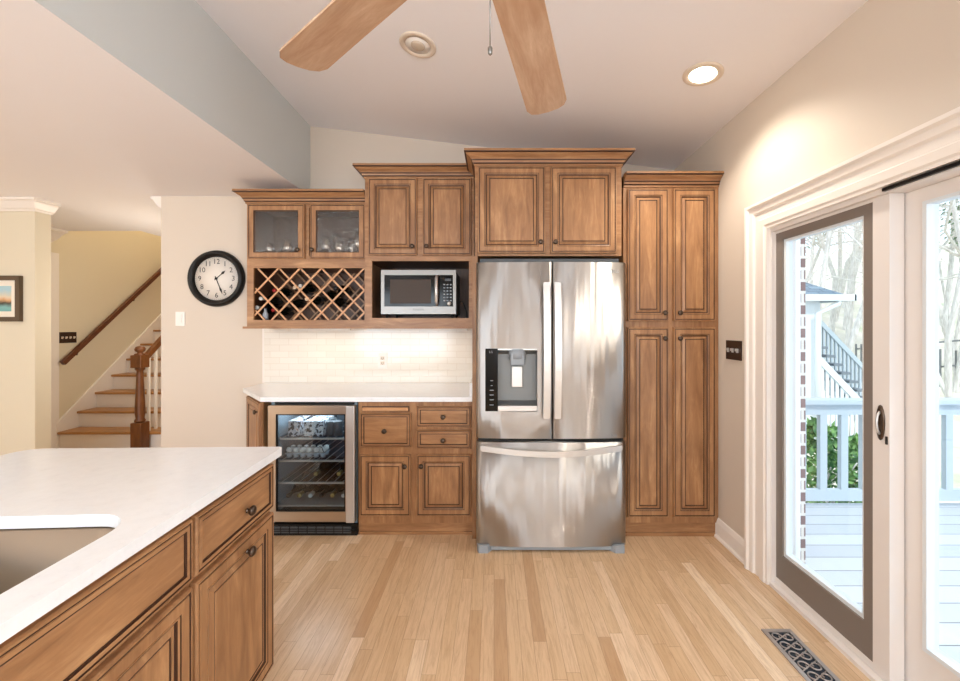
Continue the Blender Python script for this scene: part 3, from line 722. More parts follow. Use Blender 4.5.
for i in range(9):
    a = bx0+.02+i*.058; mb.box(a, a+.05, DW-.026, DW-.02, .018, gzt-.014, 1)
for j in range(2): mb.box(bx0, bx1, DW-.03, DW-.026, .03+j*.014, .034+j*.014)
mb.lathe([(0,0),(.012,0),(.01,.006),(0,.006)], (bx1-.03, DW-.026, .04), (0,-1,0), 12)
mb.build('toe_grille', ['black','dgray'], wc)
shz = []
for i, py in enumerate((438.5, 460.5, 482.5, 505)):
    z = Z(py, DW+.02); shz.append(z); mb = MB()
    mb.box(bx0+tt, bx1-tt, DW+.01, DW+.025, z-.006, z+.004, 0)
    if i < 3:
        for k in range(9): mb.box(bx0+tt+.03+k*.058, bx0+tt+.034+k*.058, DW+.025, YB-.07, z-.003, z+.001, 0)
        mb.box(bx0+tt, bx1-tt, DW+.025, YB-.07, z-.0005, z+.001, 1)
    else: mb.box(bx0+tt, bx1-tt, DW+.025, YB-.07, z-.006, z+.001, 0)
    mb.build('shelf', ['chrome','cooler_glass'], wc)
lamp('wine_cooler_light', 'AREA', ((bx0+bx1)/2, DW+.12, ZT-.045), 2.6, (.85,.95,1.0), .4, .08)
CB = 'bottles in the wine cooler'
for i, (dx, dy, lb, fo) in enumerate([(.05,0,'leftmost','foil_black'),(.125,.0,'second from the left','foil_gold'),(.20,0,'third from the left','foil_white'),(.275,0,'third from the right','foil_black'),(.35,0,'second from the right','foil_gold'),(.425,0,'rightmost','foil_white')]):
    bottle(bx0+tt+dx, DW+.07, shz[3]+.040, 'dark wine bottle on the cooler bottom row, '+lb, fo, CB, r=.034, az=-.0)
for i, (dx, lb) in enumerate([(.088,'first from the left'),(.163,'second from the left'),(.238,'third from the left'),(.312,'last on the right')]):
    bottle(bx0+tt+dx, DW+.12, shz[3]+.040+.060, 'dark wine bottle in the upper layer of the cooler floor stack, '+lb, 'foil_black', CB, r=.034)
bottle(X(315.5,DW+.06), DW+.06, shz[2]+.040, 'gold-capped bottle lying in the middle of the third cooler shelf', 'foil_gold', CB, r=.036)
bottle(X(338.5,DW+.06), DW+.06, shz[2]+.040, 'gold-capped bottle lying at the right of the third cooler shelf', 'foil_gold', CB, r=.037)
# can packs and egg carton
def can_pack(name, px0, px1, cols, label, art, z):
    d_ = DW+.05; a, b_ = X(px0,d_), X(px1,d_)
    h = .105
    m_ = mat('pack_'+name, srgb(*art), .4); tt_ = NT(m_)
    v = tt_.co((1,1,1)); f_ = tt_.noise(v, 38, 3, .6); tt_.base(tt_.ramp(f_, [(.36, srgb(30,36,50)), (.46, srgb(*art)), (.58, srgb(210,208,204)), (.68, srgb(150,40,44))], 'CONSTANT'))
    mb = MB(); mb.box(a, b_, d_, d_+.25, z+.001, z+h, bev=.004)
    return tag(mb.build(name, m_), label, 'drink pack')
can_pack('drink_carton', 288, 299.5, 2, 'narrow printed drink carton at the left of the top cooler shelf', (176,180,190), shz[0]+.004)
can_pack('drink_carton', 304, 323, 3, 'wide printed drink carton in the middle of the top cooler shelf', (196,200,206), shz[0]+.004)
for i, (px, lb) in enumerate([(331,'left'),(338,'right')]):
    d_ = DW+.08; mb = MB(); mb.lathe([(0,0),(.026,0),(.031,.006),(.031,.09),(.024,.1),(0,.1)], (X(px,d_), d_, shz[0]+.006), seg=16)
    tag(mb.build('can', 'dgray'), 'dark can on the top cooler shelf, %s one of the two at the right' % lb, 'can', 'cans on the top cooler shelf')
M['carton'] = mat('clear_egg_carton', srgb(180, 190, 198), .25)
d_ = DW+.05; ca, cb_ = X(284,d_), X(324,d_); eg = thing('egg_carton', 'clear plastic egg carton on the second shelf of the cooler', 'egg carton', ((ca+cb_)/2, d_+.05, shz[1]+.005))
mb = MB(); z = shz[1]+.005; mb.box(ca+.004, cb_-.004, d_+.002, d_+.11, z+.03, z+.036)
for i in range(6):
    for j in range(2): mb.lathe([(0,0),(.016,0),(.02,.03),(0,.03)], (ca+.022+i*(cb_-ca-.04)/5, d_+.028+j*.05, z), seg=10)
mb.build('tray', 'carton', eg)
mb = MB()
for i in range(6):
    for j in range(2): mb.lathe([(0,0),(.012,.004),(.019,.016),(.018,.026),(.01,.036),(0,.038)], (ca+.022+i*(cb_-ca-.04)/5, d_+.028+j*.05, z+.0305), seg=10)
mb.build('eggs', 'white', eg)
mb = MB(); mb.prism([(ca,d_),(cb_,d_),(cb_,d_+.112),(ca,d_+.112)], z+.036, z+.038); mb.tube([(ca+.004,d_+.004,z+.04),(ca+.02,d_+.006,z+.075),(cb_-.02,d_+.006,z+.075),(cb_-.004,d_+.004,z+.04)], .003, 6)
mb.build('lid', 'crystal', eg)

# ---- countertop on the wall run, backsplash --------------------------------
xr_ = X(472.3, DF)-.0015
mb = MB(); mb.prism([(-1.871, YB), (-1.871, 2.944), (-1.506-.012, 2.565), (xr_, 2.565), (xr_, YB)], ZT, .914)
mb.box(xr_-.018, xr_, 2.60, YB-.011, .914, 1.0)
tag(mb.build('countertop', 'quartz'), 'white quartz countertop along the back wall with an angled left end', 'countertop')
mb = MB(); mb.box(-1.871, xr_-.0185, YB-.010, YB, .9145, CH-.012); mb.build('backsplash', 'tile')
bs = bpy.data.objects['backsplash']; bs['kind'] = 'structure'; bs.name = 'trim_7'; bs['label'] = 'white subway tile backsplash under the wall cabinets'
mb = MB(); mb.box(-1.886, -1.871, YB-.012, YB, .9145, CH-.012); struct('trim_8', mb, 'trim', 'white tile edge strip')
for k, (a, b_, dd) in enumerate(((-1.55,-1.1,DH),(-.85,-.2,DM))):
    mb = MB(); mb.box(a, b_, dd+.12, dd+.16, CH-.026, CH-.0125, bev=.001)
    tag(mb.build('under_cabinet_light', 'white'), ['slim light bar under the wine rack cabinet','slim light bar under the microwave cabinet'][k], 'light')
    lamp('under_cabinet_glow', 'AREA', ((a+b_)/2, dd+.14, CH-.028), (.38, .52)[k], (1.0,.84,.64), b_-a, .03)
# outlet on tile
def plate(name, label, cat, P, rows, cols, wdt, hgt, n, mats, kindp, label_parts=None, part='toggle'):
    """P centre on the wall; n: wall facing '-y', '-x' or '+x'"""
    o = thing(name, label, cat, P)
    def bx(mb, u0,u1,v0,v1,t0,t1,bev=0):
        if n == '-y': mb.box(P[0]+u0,P[0]+u1,P[1]-t1,P[1]-t0,P[2]+v0,P[2]+v1,bev=bev)
        if n == '-x': mb.box(P[0]-t1,P[0]-t0,P[1]+u0,P[1]+u1,P[2]+v0,P[2]+v1,bev=bev)
        if n == '+x': mb.box(P[0]+t0,P[0]+t1,P[1]+u0,P[1]+u1,P[2]+v0,P[2]+v1,bev=bev)
    mb = MB(); bx(mb, -wdt/2, wdt/2, -hgt/2, hgt/2, 0, .006, .0015); mb.build('cover_plate', mats[0], o)
    for i in range(cols):
        for j in range(rows):
            u = (i-(cols-1)/2)*wdt/cols*.9; v = (j-(rows-1)/2)*.04
            mb = MB()
            if part == 'toggle': bx(mb, u-.006, u+.006, v-.014, v+.012, .006, .016, .001); bx(mb, u-.004, u+.004, v-.004, v+.012, .016, .024)
            elif part == 'rocker': bx(mb, u-.017, u+.017, v-.034, v+.034, .006, .010, .001)
            else:
                bx(mb, u-.016, u+.016, v-.014, v+.014, .006, .009, .001)
            q = mb.build(part, mats[1], o)
            if part == 'socket':
                mb = MB(); bx(mb, u-.008, u-.0055, v-.005, v+.006, .009, .0095); bx(mb, u+.0055, u+.008, v-.005, v+.006, .009, .0095); bx(mb, u-.002, u+.002, v-.011, v-.007, .009, .0095); mb.build('slots', 'black', q)
    return o
plate('power_outlet', 'white double power outlet on the tiled backsplash', 'outlet', (X(383,YB), YB-.010, Z(360.5,YB)), 2, 1, .075, .13, '-y', ['white','ring'], '', part='socket')
plate('light_switch', 'white rocker light switch on the wall below the clock', 'switch', (X(180.5,YB), YB, Z(318.8,YB)), 1, 1, .075, .115, '-y', ['white','white'], '', part='rocker')
plate('light_switch', 'dark bronze triple switch plate between pantry and sliding door', 'switch', (XR, 2.417, 1.228), 1, 3, .155, .118, '-x', ['bronzeplate','chrome'], '')
plate('light_switch', 'dark bronze four-gang switch plate on the yellow stair wall', 'switch', (-4.93, 4.565, Z(337.5, 4.565)), 1, 4, .19, .125, '+x', ['bronzeplate','ring'], '')

# ---- refrigerator ------------------------------------------------------------
FX0, FX1 = -.108, .806; FC = (FX0+FX1)/2; FY = 2.412
fr = thing('refrigerator', 'stainless French-door refrigerator with a water dispenser and bottom freezer drawer', 'refrigerator', (FC, 2.8, 0))
mb = MB(); mb.box(FX0+.008, FX1-.008, FY+.075, YB-.03, .05, 1.755, bev=.004); mb.box(FX0+.02, FX1-.02, FY+.08, FY+.3, 1.755, 1.80); mb.build('body', 'dgray', fr)
def bow(x): return FY - .020*(1-((x-FC)/(.457))**2) + .010*max(0, (abs(x-FC)-.43)/.027)**2
def curved(mb, xa, xb, za, zb, hole=None, thick=.07, nx=28, mi=0):
    """curved front slab, optional hole (x0,x1,z0,z1)"""
    xs = [xa+(xb-xa)*i/nx for i in range(nx+1)]; zs = [za, zb]
    if hole: xs = sorted(set(xs) | {hole[0], hole[1]}); zs = [za, hole[2], hole[3], zb]
    V = {}
    def v(i, j, b):
        if (i,j,b) not in V: V[(i,j,b)] = mb.bm.verts.new((xs[i], bow(xs[i]) if not b else FY+thick, zs[j]))
        return V[(i,j,b)]
    for i in range(len(xs)-1):
        for j in range(len(zs)-1):
            cx, cz_ = (xs[i]+xs[i+1])/2, (zs[j]+zs[j+1])/2
            if hole and hole[0] < cx < hole[1] and hole[2] < cz_ < hole[3]: continue
            for b in (0,1):
                f_ = mb.bm.faces.new((v(i,j,b), v(i+1,j,b), v(i+1,j+1,b), v(i,j+1,b))); f_.material_index = mi; f_.smooth = (b == 0)
    n = len(xs)-1; m_ = len(zs)-1
    for i in range(n):
        for j in (0, m_):
            f_ = mb.bm.faces.new((v(i,j,0), v(i+1,j,0), v(i+1,j,1), v(i,j,1))); f_.material_index = mi
    for j in range(m_):
        for i in (0, n):
            f_ = mb.bm.faces.new((v(i,j,0), v(i,j+1,0), v(i,j+1,1), v(i,j,1))); f_.material_index = mi
    return mb
dz0 = Z(438, FY); dzt = Z(262.5, FY); xm = X(552, FY)
hx0, hx1, hz0, hz1 = X(497.8, FY), X(537, FY), Z(405.5, FY), Z(350, FY)
px0 = X(485.3, FY)
mb = curved(MB(), FX0, xm-.004, dz0, dzt, (px0, hx1, Z(411,FY), Z(348.5,FY))); dl = mb.build('door', 'steel', fr); dl['label'] = 'left door with the dispenser'
dl.data.polygons.foreach_set
mb = curved(MB(), xm+.004, FX1, dz0, dzt); dr_ = mb.build('door', 'steel', fr); dr_['label'] = 'plain right door'
mb = curved(MB(), FX0, FX1, Z(545.5,FY), Z(441.8,FY)); dd_ = mb.build('freezer_drawer', 'steel', fr)
mb = MB(); mb.box(FX0+.01, FX1-.01, FY+.02, FY+.09, Z(442,FY)-.002, dz0+.002); mb.box(xm-.006, xm+.006, FY+.03, FY+.08, dz0, dzt-.01); mb.build('gasket', 'black', fr)
# dispenser
yd = FY-.006
mb = MB(); mb.box(px0, hx0, yd-.004, FY+.03, Z(411,FY), Z(348.5,FY), bev=.002); cp_ = mb.build('control_panel', 'gloss_black', dl)
mb = MB()
for py, ww in ((380.5,.016),(385.3,.010),(390,.024),(394.7,.024),(399.5,.024),(404.6,.024)):
    mb.box(X(491.7,FY)-ww/2, X(491.7,FY)+ww/2, yd-.0052, yd-.0035, Z(py,FY)-.002, Z(py,FY)+.002)
text_mesh('LG', .018, mb, lambda a, b: (X(491,FY)+a, yd-.0048, Z(352,FY)+b)); mb.build('button_marks', 'grayplast', cp_)
mb = MB(); y_b = FY+.065
mb.quad([(hx0,yd,hz0),(hx0,y_b,hz0+.02),(hx0,y_b,hz1-.03),(hx0,yd,hz1)]); mb.quad([(hx1,yd,hz0),(hx1,y_b,hz0+.02),(hx1,y_b,hz1-.03),(hx1,yd,hz1)])
mb.quad([(hx0,y_b,hz0+.02),(hx1,y_b,hz0+.02),(hx1,y_b,hz1-.03),(hx0,y_b,hz1-.03)]); mb.quad([(hx0,yd,hz1),(hx1,yd,hz1),(hx1,y_b,hz1-.03),(hx0,y_b,hz1-.03)]); mb.quad([(hx0,yd,hz0),(hx1,yd,hz0),(hx1,y_b,hz0+.02),(hx0,y_b,hz0+.02)])
mb.build('dispenser_recess', 'recess', dl)
mb = MB(); xc = (hx0+hx1)/2; mb.box(hx0, hx1, yd-.006, FY+.02, Z(411,FY), hz0, bev=.003); mb.box(hx0, hx1, yd-.002, FY+.02, hz1, Z(348.5,FY)); mb.build('drip_tray', 'chrome', dl)
mb = MB(); mb.lathe([(0,0),(.052,0),(.052,.06),(0,.06)], (xc, FY+.03, hz1-.055), seg=24); mb.box(xc-.042, xc+.042, FY-.014, FY+.03, Z(365,FY), Z(353.5,FY), bev=.006); mb.build('spout', 'grayplast', dl)
mb = MB(); mb.box(xc-.033, xc+.033, FY+.035, FY+.045, Z(388,FY), Z(367,FY), bev=.003); mb.build('dispenser_paddle', 'chrome', dl)
# handles
for xx, par in ((X(546.6,FY-.05), dl), (X(557.6,FY-.05), dr_)):
    yb_ = bow(xx); z0_, z1_ = Z(418, FY-.05), Z(283, FY-.05); n = 14; pts = []
    mb = MB(); P_ = []
    for i in range(n+1):
        q = i/n; z = z0_+(z1_-z0_)*q; o_ = .03+.03*math.sin(PI*q); P_.append((xx, yb_-o_, z))
    for a, b_ in zip(P_, P_[1:]): mb.bar(a, b_, .040, .016, up=(0,-1,0))
    mb.box(xx-.018, xx+.018, yb_-.036, yb_+.002, z0_-.006, z0_+.02, bev=.003); mb.box(xx-.018, xx+.018, yb_-.036, yb_+.002, z1_-.02, z1_+.006, bev=.003)
    mb.build('handle', 'chrome', par)
mb = MB(); P_ = []; n = 20
for i in range(n+1):
    q = i/n; x = X(482,FY-.04)+(X(621,FY-.04)-X(482,FY-.04))*q; s_ = math.sin(PI*q); P_.append((x, bow(x)-.03-.018*s_, Z(446.5,FY)-.026*s_))
for a, b_ in zip(P_, P_[1:]): mb.bar(a, b_, .018, .034, up=(0,0,1))
for q in (P_[0], P_[-1]): mb.box(q[0]-.012, q[0]+.012, q[1], bow(q[0])+.004, q[2]-.014, q[2]+.014, bev=.003)
mb.build('handle', 'chrome', dd_)
# logos, hinges, base
mb = MB(); yl = bow(X(614,FY))-.0015
text_mesh('LG', .026, mb, lambda a, b: (X(616,FY)+a, yl, Z(271.5,FY)+b)); mb.lathe([(.0125,0),(.0125,.0006),(.0095,.0006),(.0095,0)], (X(611,FY), yl+.0006, Z(271.5,FY)), (0,-1,0), 20)
mb.build('logo', 'grayplast', dr_)
mb = MB(); text_mesh('INVERTER', .012, mb, lambda a, b: (X(612,FY)+a, yl, Z(435,FY)+b)); mb.build('badge', 'grayplast', dr_)
mb = MB(); mb.box(FX0+.09, FX1-.09, FY-.002, FY+.03, .010, .052); mb.build('base_grille', 'grayplast', fr)
for a, b_ in ((FX0+.004, FX0+.10), (FX1-.10, FX1-.004)):
    mb = MB(); mb.prism([(a, FY+.10), (a, FY+.01), (a+.012 if a < 0 else a+.03, FY-.022), (b_-.03 if a < 0 else b_-.012, FY-.022), (b_, FY+.02), (b_, FY+.10)], 0, .046); mb.build('foot', 'grayplast', fr)

# ---- wall clock ----------------------------------------------------------------
cx, cz_ = X(215.0, YB-.03), Z(278.3, YB-.03)
ck = thing('wall_clock', 'round black-rimmed wall clock with a cream face and black numerals', 'clock', (cx, YB, cz_))
mb = MB(); mb.lathe([(.176,0),(.228,0),(.230,.012),(.222,.034),(.208,.044),(.194,.038),(.182,.024),(.176,.014),(.176,0)], (cx,YB,cz_), (0,-1,0), 64); mb.build('rim', 'black', ck)
M['clockface'] = mat('clock_face_paper', srgb(236, 228, 218), .5)
mb = MB(); mb.lathe([(0,0.001),(.178,.001),(.178,.012),(0,.012)], (cx,YB,cz_), (0,-1,0), 64); fc_ = mb.build('face', 'clockface', ck)
mb = MB()
for k in range(1, 13):
    a = PI/2 - k*PI/6; text_mesh(str(k), .058, mb, lambda u, v, a=a: (cx+math.cos(a)*.137+u, YB-.0128, cz_+math.sin(a)*.137+v))
for k in range(60):
    a = k*PI/30; c, s_ = math.cos(a), math.sin(a)
    mb.bar((cx+c*.166, YB-.0124, cz_+s_*.166), (cx+c*.172, YB-.0124, cz_+s_*.172), .0015, .0008, up=(0,1,0))
mb.build('numerals', 'black', fc_)
def hand(ang_cw, L, wd_, y, nm):
    a = PI/2 - math.radians(ang_cw); d = Vector((math.cos(a), 0, math.sin(a))); p_ = Vector((-d.z, 0, d.x)); o = Vector((cx, y, cz_))
    mb = MB()
    pts = [o - d*.02 + p_*.003, o - d*.02 - p_*.003, o + d*L*.55 - p_*.003, o + d*L*.72 - p_*wd_, o + d*L, o + d*L*.72 + p_*wd_, o + d*L*.55 + p_*.003]
    vs = [mb.bm.verts.new(q) for q in pts]; vb = [mb.bm.verts.new(q+Vector((0,.0015,0))) for q in pts]
    mb.bm.faces.new(vs); mb.bm.faces.new(vb[::-1])
    for i in range(7): mb.bm.faces.new((vs[i], vs[(i+1)%7], vb[(i+1)%7], vb[i]))
    mb.build(nm, 'black', ck)
hand(49, .098, .011, YB-.0165, 'hour_hand'); hand(158, .138, .008, YB-.019, 'minute_hand')
mb = MB(); mb.lathe([(0,0),(.009,0),(.009,.011),(0,.011)], (cx, YB-.012, cz_), (0,-1,0), 16); mb.build('hand_pin', 'black', ck)

# ---- framed picture --------------------------------------------------------------
yp = 3.32; a, b_ = -4.52, X(23.2, yp); za, zb_ = Z(321.5, yp), Z(276, yp)
pc = thing('framed_picture', 'brown-framed harbor watercolor on the cream wall at the left edge', 'picture', ((a+b_)/2, yp, (za+zb_)/2))
mb = MB(); frame_boxes(mb, a, b_, za, zb_, yp-.028, [(a+.038, b_-.038, za+.038, zb_-.038)], .028); mb.build('frame', mat('picture_frame', srgb(88,70,50), .4), pc)
mb = MB(); mb.box(a+.03, b_-.03, yp-.012, yp-.002, za+.03, zb_-.03); mb.build('mat_board', mat('picture_mat', srgb(238,230,216), .7), pc)
M['art'] = mat('harbor_watercolor', srgb(150,180,180), .6); t = NT(M['art'])
tc = t.n('ShaderNodeTexCoord'); sp = t.n('ShaderNodeSeparateXYZ'); t.l(tc.outputs['Object'], sp.inputs[0])
hgt = t.math('ADD', sp.outputs[2], t.math('MULTIPLY', t.noise(t.co(), 18, 3), .05))
t.base(t.ramp(t.math('ADD', t.math('MULTIPLY', hgt, 3.8), .5), [(0, srgb(92,160,158)), (.3, srgb(128,182,180)), (.44, srgb(66,60,52)), (.56, srgb(214,168,122)), (.66, srgb(222,206,180)), (.85, srgb(170,204,214))]))
mb = MB(); mb.box(a+.085, b_-.085, yp-.0135, yp-.0122, za+.085, zb_-.085); mb.build('art_print', 'art', pc)

# ---- stairs -------------------------------------------------------------------------
st = thing('staircase', 'oak and white staircase rising away along the yellow wall', 'stairs', (-4.35, 4.45, 0))
NS = 12; RI = .19; RU = .208; SY = 4.46; sx0, sx1 = -4.905, -3.74
for k in range(NS):
    y = SY+k*RU; z = RI*(k+1)
    mb = MB(); mb.box(sx0, sx1-.02, y, y+.02, z-RI, z-.028); mb.build('riser', 'trim', st)
    mb = MB(); mb.box(sx0, sx1, y-.028, y+RU+.001, z-.028, z, bev=.006); mb.build('tread', 'oakstair', st)
mb = MB(); pl = [(SY-.03, 0), (SY-.03, .28), (SY+NS*RU, NS*RI+.31), (SY+NS*RU, NS*RI-.1), (SY+.2,0)]
A = [mb.bm.verts.new((-4.929, y, z)) for y, z in pl]; B = [mb.bm.verts.new((-4.905, y, z)) for y, z in pl]
mb.bm.faces.new(A); mb.bm.faces.new(B[::-1])
for i in range(5): mb.bm.faces.new((A[i], A[(i+1)%5], B[(i+1)%5], B[i]))
mb.build('skirt_board', 'trim', st)
nx, ny = -3.925, 4.38
nw = MB(); hw = .058
nw.box(nx-hw, nx+hw, ny-hw, ny+hw, 0, .315, bev=.005); nw.box(nx-hw, nx+hw, ny-hw, ny+hw, .92, 1.06, bev=.006)
nw.lathe([(.04,.315),(.05,.325),(.05,.34),(.038,.36),(.046,.42),(.046,.48),(.03,.86),(.03,.885),(.045,.90),(.045,.922)], (nx,ny,0), seg=18)
nw.lathe([(.05,1.06),(.052,1.07),(.024,1.08),(.024,1.088),(.045,1.105),(.048,1.125),(.038,1.15),(.0,1.162)], (nx,ny,0), seg=18)
nw.build('newel_post', 'newel', st)
mb = MB(); mb.bar((nx,ny+.04,1.0), (nx, ny+2.2, 1.0+2.16*.913), .05, .05); mb.build('stair_rail', 'newel', st)
for k in range(8):
    for q in range(2):
        y = SY+.03+(k+q*.45)*RU
        mb = MB(); zt_ = .97+(y-ny)*.913; z_ = RI*(k+1)
        mb.box(nx-.012, nx+.012, y-.012, y+.012, z_, zt_); mb.build('baluster', 'trim', st)
# wall handrail
hr = thing('handrail', 'dark wooden handrail climbing the yellow stair wall', 'handrail', (-4.85, 4.5, .95))
hp = [(-4.86, 4.45, .96), (-4.86, 6.9, .96+2.45*.935)]
mb = MB(); mb.bar(hp[0], hp[1], .04, .046); mb.build('rail', 'dkrail', hr)
for y in (4.62, 5.35, 6.2):
    z = .96+(y-4.45)*.935; mb = MB(); mb.tube([(-4.929,y,z-.07),(-4.88,y,z-.075),(-4.86,y,z-.02)], .008, 8); mb.build('bracket', 'bronze', hr)

# ---- ceiling fan ----------------------------------------------------------------------
hx, hy, hz = -.007, .714, 2.15
cf = thing('ceiling_fan', 'ceiling fan with five pale maple blades hanging above the kitchen', 'fan', (hx, hy, zslope(hx)))
mb = MB(); mb.lathe([(.0,.0),(.07,.0),(.065,-.05),(.03,-.075),(.0,-.076)], (hx,hy,zslope(hx)-.001), seg=24); mb.build('canopy', 'white', cf)
mb = MB(); mb.tube([(hx,hy,zslope(hx)-.06),(hx,hy,hz+.12)], .012, 12); mb.build('downrod', 'white', cf)
mb = MB(); mb.lathe([(0,.15),(.04,.15),(.09,.12),(.115,.07),(.115,.02),(.09,-.01),(.06,-.05),(0,-.06)], (hx,hy,hz), seg=32); mb.build('motor_housing', 'white', cf)
for k in range(5):
    a = math.radians(74.2+k*66.8 if k < 2 else 74.2+k*72); d = Vector((math.cos(a), math.sin(a), 0)); p_ = Vector((-d.y, d.x, 0)); o = Vector((hx,hy,hz))
    b0 = MB(); out = []; R0, R1 = .20, .745; w0, w1 = .056, .070
    def edge(r): return w0+(w1-w0)*(r-R0)/(R1-R0)
    pts = [(R0, -w0), (R0+.3, -edge(R0+.3)), (R1-.04, -w1), (R1-.012, -w1+.012), (R1, -w1+.035), (R1+.004, 0), (R1, w1-.035), (R1-.012, w1-.012), (R1-.04, w1), (R0+.3, edge(R0+.3)), (R0, w0)]
    tilt = math.radians(9)
    # blade in its own frame so that the grain runs along it
    vs = [b0.bm.verts.new((q[0], q[1], math.sin(tilt)*q[1]*-1)) for q in pts]; vb = [b0.bm.verts.new((v.co.x, v.co.y, v.co.z+.007)) for v in vs]
    b0.bm.faces.new(vs[::-1]); b0.bm.faces.new(vb)
    for i in range(len(vs)): b0.bm.faces.new((vs[i], vs[(i+1)%len(vs)], vb[(i+1)%len(vs)], vb[i]))
    bl = b0.build('blade', 'fan', cf, local=True); bl.location = o - Vector(cf.location); bl.rotation_euler = (0,0,a)
    b0 = MB(); b0.box(.09, .26, -.018, .018, .006, .012); b0.build('blade_arm', 'white', bl, local=True)
mb = MB(); mb.tube([(hx,hy,hz-.05),(hx,hy,1.875)], .0014, 6); mb.lathe([(0,0),(.004,.004),(.0045,.014),(0,.02)], (hx,hy,1.86), seg=10); mb.build('pull_chain', 'steel2', cf)

# ---- recessed lights ---------------------------------------------------------------------
sl = math.atan(.12)
def downlight(x, y, label, on, power=0):
    z = zslope(x); o = thing('recessed_light', label, 'ceiling light', (x, y, z), 0, None); o.rotation_euler = (0, sl, 0)
    mb = MB(); mb.lathe([(.098,0),(.098,-.004),(.09,-.008),(.066,-.006),(.066,.0),(.098,0)], (0,0,0), seg=40); mb.build('trim_ring', 'ring', o, local=True)
    mb = MB(); mb.lathe([(0,-.0045),(.067,-.0045),(.067,-.001),(0,-.001)], (0,0,0), seg=32); mb.build('lens', 'emit' if on else 'white', o, local=True)
    if not on:
        mb = MB(); mb.lathe([(0,-.013),(.03,-.012),(.037,-.007),(.038,-.004),(0,-.004)], (.0,0,0), seg=28); mb.build('bulb', 'lens', o, local=True)
    if power: lamp('recessed_light_beam', 'SPOT', (x, y, z-.03), power, (1.0,.92,.80), .06, rot=(0, 0, 0), spot_size=math.radians(130), spot_blend=.7)
    return o
downlight(-.407, 2.113, 'unlit recessed ceiling light between the fan blades', False)
downlight(1.097, 2.074, 'lit recessed ceiling light near the right wall', True, 40)
downlight(1.05, -.9, 'unseen recessed ceiling light added behind the camera near the right wall', True, 36)  # unseen light added to brighten the room
downlight(-.6, -1.2, 'unseen recessed ceiling light added behind the camera near the soffit', True, 36)  # second added light out of view, same purpose

# ---- island -----------------------------------------------------------------------------
rot = math.radians(3.1)        # the island sits a touch off square
IC = Vector((-.805, 1.506, 0))
isl = thing('island_cabinet', 'maple kitchen island base with a drawer, doors and a sink front', 'island', (IC.x, IC.y, 0), rot)
def I(x, y, z=0): return world_of(isl) @ Vector((x, y, z))
# island local: x to the left is negative, y towards camera negative; the drawer face looks +X
FXI = -.036; L_ = 1.36; W = .95
mb = MB(); mb.box(FXI-.02, -W+.03, -.012, -L_, .09, ZT); mb.box(FXI-.075, -W+.08, -.06, -L_+.05, 0, .09)
# open the sink bay: body is built of walls instead
mb.bm.clear()
mb.box(FXI-.019, FXI, -.026, -L_+.012, .09, ZT); mb.box(-W+.03, -W+.05, -.026, -L_+.012, .09, ZT)
mb.box(-W+.05, FXI-.019, -.026, -.045, .09, ZT); mb.box(-W+.05, FXI-.019, -L_+.012, -L_+.031, .09, ZT); mb.box(-W+.05, FXI-.019, -.045, -L_+.031, .09, .11)
mb.box(FXI-.075, FXI-.06, -.06, -L_+.06, 0, .09); mb.box(-W+.08, -W+.095, -.06, -L_+.06, 0, .09); mb.box(-W+.095, FXI-.075, -.06, -.075, 0, .09)
mb.build('body', 'wood', isl, local=True)
def ifront(name, t0, t1, z0, z1, prof, kn=None, mats=('wood','glaze')):
    """front on the +X face, t measured from the far corner towards the camera"""
    mb = MB(); k = min(1.0, (min(t1-t0, z1-z0)/2-.012)/prof[-1][0])
    mb.panel(0, t1-t0, z0, z1, 0, [(a*k, b_, g) for a, b_, g in prof])
    o = mb.build(name, list(mats), isl, local=True); o.location = (FXI, -t1, 0); o.rotation_euler = (0,0,PI/2)
    if kn:
        q = bpy.data.objects.new('knob', KN); link(q, o); q.location = (t1-kn[0], -.02, kn[1]); q.scale = (1.0,)*3
    return o
ifront('drawer', .034, .446, .70, .862, DP, kn=(.21, .768), mats=('woodh','glaze'))
ifront('door', .034, .446, .115, .682, RP, kn=(.21, .634))
ifront('false_front', .460, 1.32, .70, .862, DP, mats=('woodh','glaze'))
ifront('door', .460, .884, .115, .682, RP); ifront('door', .892, 1.32, .115, .682, RP)
# countertop with sink hole (local coordinates)
def rrect(x0, x1, y0, y1, r, n=8):
    pts = []
    rs = r if isinstance(r, (list,tuple)) else [r]*4
    for (cx_, cy_, a0, rr) in ((x1-rs[0], y1-rs[0], 0, rs[0]), (x0+rs[1], y1-rs[1], PI/2, rs[1]), (x0+rs[2], y0+rs[2], PI, rs[2]), (x1-rs[3], y0+rs[3], 3*PI/2, rs[3])):
        for i in range(n+1):
            a = a0+PI/2*i/n; pts.append((cx_+rr*math.cos(a), cy_+rr*math.sin(a)))
    return pts
ct = thing('island_countertop', 'thick white quartz island countertop with a cut-out for the sink', 'countertop', (IC.x, IC.y, ZT), rot)
outer = rrect(-W, 0, -L_-.02, 0, [.012,.07,.02,.02]); outer = [(x, y-.028*x*(1+y/L_)) for x, y in outer]
SX1, SX0, SYT, SYB = -.082, -.53, -.535, -1.16
inner = rrect(SX0, SX1, SYB, SYT, [.10,.10,.07,.07])
